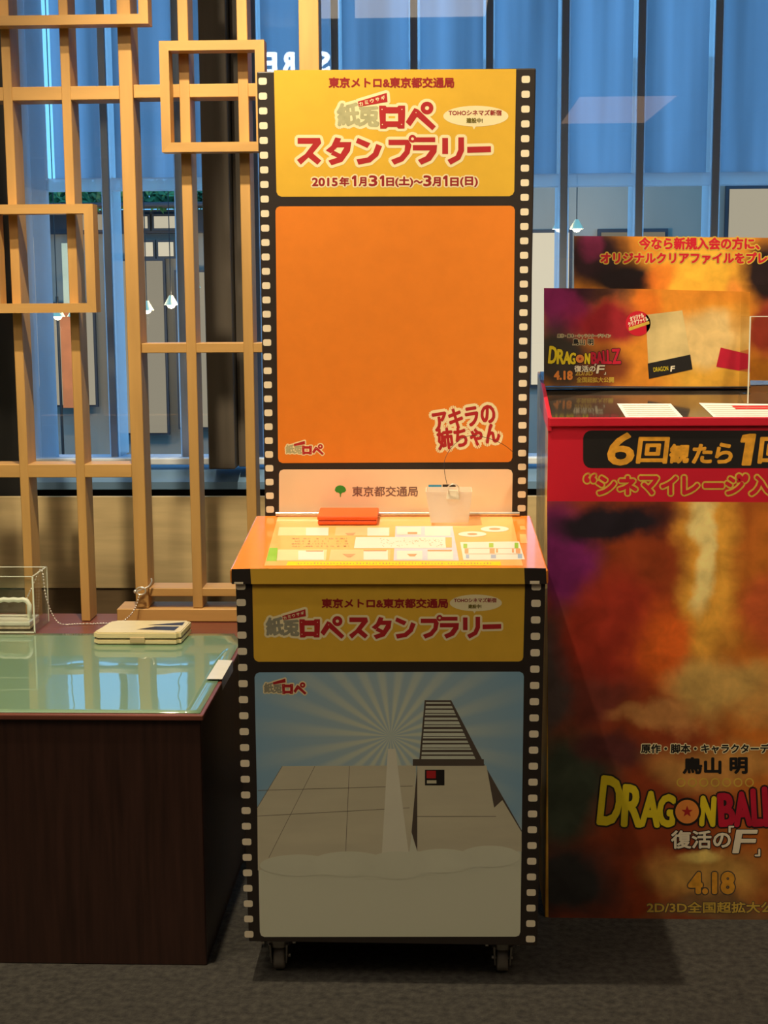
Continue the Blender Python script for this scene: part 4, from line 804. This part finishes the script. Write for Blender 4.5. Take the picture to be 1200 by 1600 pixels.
# poster lettering
def film_logo(sheet, par, ox, oy, s, L0):
    """letters of the film title; ox, oy = artwork place of the top-left corner, s = scale"""
    T = lambda x, y: (ox+(x-935)*s, oy+(y-1213)*s)
    def one(c, p, q, rot, m):
        g = P().text(c, p[0], p[1], q[0], q[1], rot)
        g.fat(5.2*s, 12).put('logo_outline', sheet, L0, 'ink_black', par); g.fat(2.6*s, 8).put('logo_letter', sheet, L0+0.5, m, par)
    for c, a, t0, b_, t1 in (('D', 938, 1215, 970, 1288), ('R', 974, 1228, 1003, 1290), ('A', 1002, 1238, 1030, 1290), ('G', 1029, 1243, 1053, 1290), ('N', 1096, 1246, 1116, 1289)):
        p = T(a, t0); q = T(b_, t1); one(c, p, q, 6 if c == 'D' else 3, 'logo_yellow')
    for c, a, t0, b_, t1 in (('B', 1124, 1241, 1146, 1289), ('A', 1148, 1239, 1172, 1289), ('L', 1176, 1234, 1190, 1289), ('L', 1194, 1231, 1210, 1289), ('Z', 1216, 1226, 1250, 1289)):
        p = T(a, t0); q = T(b_, t1); one(c, p, q, -3, 'logo_red')
    c = T(1073.5, 1268); P().ell(c[0], c[1], 22*s).put('logo_disc', sheet, L0+0.8, 'ink_black', par); P().ell(c[0], c[1], 18.5*s).put('logo_disc', sheet, L0+1.1, 'disc_orange', par)
    star = [(c[0]+(9.5 if i % 2 == 0 else 3.9)*s*math.sin(i*math.pi/5), c[1]-(9.5 if i % 2 == 0 else 3.9)*s*math.cos(i*math.pi/5)) for i in range(10)]
    P().poly(star).put('logo_star', sheet, L0+1.4, 'crimson', par)
    w = P(); p = T(1049, 1298); q = T(1141, 1325); w.text('復活の', p[0], p[1], q[0], q[1])
    p = T(1148, 1297); q = T(1180, 1332); w.text('F', p[0], p[1], q[0], q[1], 0, 0.18); p = T(1139, 1291); q = T(1146, 1300); w.text('「', p[0], p[1], q[0], q[1]); p = T(1180, 1327); q = T(1187, 1337); w.text('」', p[0], p[1], q[0], q[1])
    w.fat(2.4*s, 10).put('subtitle_outline', sheet, L0+1.2, 'ink_black', par); w.fat(0.9*s, 8).put('subtitle_lettering', sheet, L0+1.6, 'perf_white', par)
lettering(P().text('原作・脚本・キャラクターデ', 1002, 1162.5, 1202, 1176.5), STAND, sbd, 2.6, 'ink_black', 0.6, 2.0)
lettering(P().text('鳥山', 1067.5, 1184, 1126, 1208).text('明', 1141, 1184, 1167, 1208), STAND, sbd, 2.6, 'ink_black', 1.3)
dd = P()
for i in range(7): dd.ring(1064+i*17.8, 1222.5, 7, 5)
dd.put('ring_row', STAND, 2.4, 'gold_line', sbd)
film_logo(STAND, sbd, 935, 1213, 1.0, 2.2)
lettering(P().text('4.18', 1077, 1364, 1146, 1395), STAND, sbd, 2.6, 'gold', 2.2, 4.0, 'bldg_dark')
lettering(P().text('2D/3D全国超拡大公開', 1011, 1409, 1232, 1426), STAND, sbd, 2.6, 'gold_line', 0.5, 1.5, 'bldg_dark')

# cards standing on the tray
def cardart(nm, cx, sheet, f0):
    f = lambda x, y: (sheet(x, y)[0]-cx, sheet(x, y)[2]-1.19)
    return art(nm, rgb(222, 140, 46), [blob(*b, f=f, k=0.00150) for b in f0], 0.045, 9.0, 0.35, 0.15, 0.16)
cardart('card_print_front', 0.475, CARD1, [(1110, 560, 90, 90, rgb(232, 176, 66), .9), (880, 480, 60, 60, rgb(140, 40, 100), 1), (870, 560, 60, 70, rgb(64, 58, 52), 1), (955, 500, 75, 45, rgb(150, 36, 44), 1), (940, 456, 70, 16, rgb(44, 30, 36), .9), (945, 575, 50, 40, rgb(110, 44, 32), .9), (1100, 530, 70, 50, rgb(228, 204, 146), .7), (1150, 500, 25, 30, rgb(214, 150, 60), .6), (1010, 470, 25, 24, rgb(228, 118, 36), .8)])
cardart('card_print_back', 0.62, CARD2, [(1090, 430, 90, 70, rgb(244, 190, 66), .95), (930, 400, 70, 60, rgb(54, 34, 40), 1), (920, 380, 25, 24, rgb(150, 50, 96), .7), (975, 440, 60, 40, rgb(36, 28, 32), 1), (1030, 440, 30, 40, rgb(226, 120, 40), .8), (1200, 430, 40, 60, rgb(40, 28, 30), 1), (1195, 510, 30, 50, rgb(150, 40, 44), .9), (1150, 470, 20, 40, rgb(220, 130, 60), .6)])
c2 = thing('display_card', (0.62, 3.49, 1.19), 'taller flame printed card with red headline, behind the front card', 'card')
def card_slab(sheet, pts, th):
    fr = [sheet(*p) for p in pts]; bkp = [(x, y+th, z) for x, y, z in fr]; n = len(fr)
    return MB().add(fr+bkp, [tuple(range(n))[::-1], tuple(range(n, 2*n))]+[(i, (i+1) % n, n+(i+1) % n, n+i) for i in range(n)])
sh2 = card_slab(CARD2, [(897, 368.5), (1290, 372.5), (1285, 596), (897, 590)], 0.006).build('sheet', 'card_print_back', c2)
lettering(P().text('今なら新規入会の方に、', 999, 371.5, 1186, 389.5), CARD2, sh2, 1.6, 'red_band', 0.9, 2.8, 'gold_line', name='headline_lettering')
lettering(P().text('オリジナルクリアファイルをプレゼ', 939, 395, 1216, 411.5), CARD2, sh2, 1.6, 'red_band', 0.9, 2.8, 'gold_line', name='headline_lettering')
c1 = thing('display_card', (0.475, 3.425, 1.19), 'shorter flame printed card standing in front on the stand', 'card')
sh1 = card_slab(CARD1, [(850, 450), (1000, 451.5), (1172, 456), (1172, 604), (850, 603)], 0.005).build('sheet', 'card_print_front', c1)
MB().box(0.235, 0.715, 3.412, 3.440, tz(3.44)+0.001, 1.199, 0.002).build('foot_strip', 'ink_black', c1)
film_logo(CARD1, sh1, 857, 541, 0.355, 1.4)
lettering(P().text('原作・脚本・キャラクターデザイン', 871, 522, 954, 527.5), CARD1, sh1, 1.4, 'ink_black', 0.15, 0.6)
lettering(P().text('鳥山 明', 895, 529.5, 927, 539), CARD1, sh1, 1.4, 'ink_black', 0.4, 0.9)
lettering(P().text('4.18', 866, 580, 894, 593), CARD1, sh1, 1.8, 'disc_orange', 0.9)
P().text('2D/3D', 899, 580, 926, 586.5).text('全国超拡大公開', 901, 589, 959, 597.5).fat(0.25, 6).put('lettering', CARD1, 1.8, 'gold_line', sh1)
P().ell(997, 505.5, 19.5).put('badge', CARD1, 1.2, 'red_band', sh1)
P().text('オリジナル', 984, 492, 1006, 499, -18).text('クリアファイル', 981, 499, 1013, 506, -18).fat(0.3, 6).put('badge_lettering', CARD1, 1.7, 'perf_white', sh1)
P().poly([(982, 512), (1014, 501.5), (1015, 506), (983, 517)]).put('badge_patch', CARD1, 1.7, 'gold_line', sh1)
P().poly([(1009, 492), (1066, 485), (1082, 577), (1014, 592)]).put('printed_folder', CARD1, 1.2, mat('folder_cream', rgb(214, 190, 130), 0.4, noise=(9, 0.4, (1, 1, 1))), sh1)
P().poly([(1012, 568), (1078.5, 554), (1082, 577), (1014, 592)]).put('printed_folder_foot', CARD1, 1.5, 'ink_black', sh1)
P().text('DRAGON', 1021, 573, 1044, 580, -6).put('lettering', CARD1, 1.9, 'logo_yellow', sh1); P().text('F', 1048, 572, 1054, 580, -6, 0.2).fat(0.4, 6).put('lettering', CARD1, 1.9, 'perf_white', sh1)
P().poly([(1126, 543), (1172, 554), (1172, 582), (1119, 573)]).put('printed_leaflet', CARD1, 1.2, 'logo_red', sh1)
# leaflets on the tray and the clear holder at the right
def leaf(nm, pts, label, extra=None):
    t = thing(nm, TRAY(pts[0][0], pts[0][1], 1), label, 'leaflet', 'leaflets on the tray')
    s = P().poly(pts).put('sheet', TRAY, 2, 'paper', t); 
    fp = P(); xs = [p[0] for p in pts]; 
    for y in (634, 637, 640, 643, 646, 649):
        tt = (y-631)/22.0; xa = pts[0][0]+(pts[3][0]-pts[0][0])*tt+6; xb = pts[1][0]+(pts[2][0]-pts[1][0])*tt-6; fp.rect(xa, y, xb, y+0.7)
    fp.put('fine_print', TRAY, 3, 'logo_grey_dark', t)
    if extra: P().poly(extra).put('printed_bar', TRAY, 3, 'red_band', t)
leaf('leaflet', [(964, 631), (1048, 631), (1068, 653), (978, 653)], 'white leaflet lying on the tray left of the other')
leaf('leaflet', [(1092, 630), (1230, 632), (1255, 655), (1116, 653)], 'white leaflet with a red bar on the tray', [(1142, 634), (1235, 634), (1240, 641), (1150, 640)])
hd = thing('leaflet_holder', (0.80, 3.37, tz(3.33)), 'clear acrylic leaflet holder at the right of the tray', 'holder')
hx0, hx1, hy0, hy1 = 0.685, 0.93, 3.30, 3.400
for nm_, a in (('front_sheet', (hx0, hx1, hy0, hy0+0.003, tz(hy0)+0.002, 1.36)), ('back_sheet', (hx0, hx1, hy1-0.003, hy1, tz(hy1)+0.002, 1.43)), ('side_sheet', (hx0, hx0+0.003, hy0+0.003, hy1-0.003, tz(hy1)+0.002, 1.36)), ('side_sheet', (hx1-0.003, hx1, hy0+0.003, hy1-0.003, tz(hy1)+0.002, 1.36))):
    MB().box(*a).build(nm_, 'acrylic', hd)
MB().box(hx0-0.0006, hx0+0.002, hy0-0.0006, hy0+0.002, tz(hy0)+0.002, 1.36).box(hx0, hx1, hy0-0.0006, hy0+0.003, 1.36, 1.3615).build('polished_edge', 'acrylic_edge', hd)
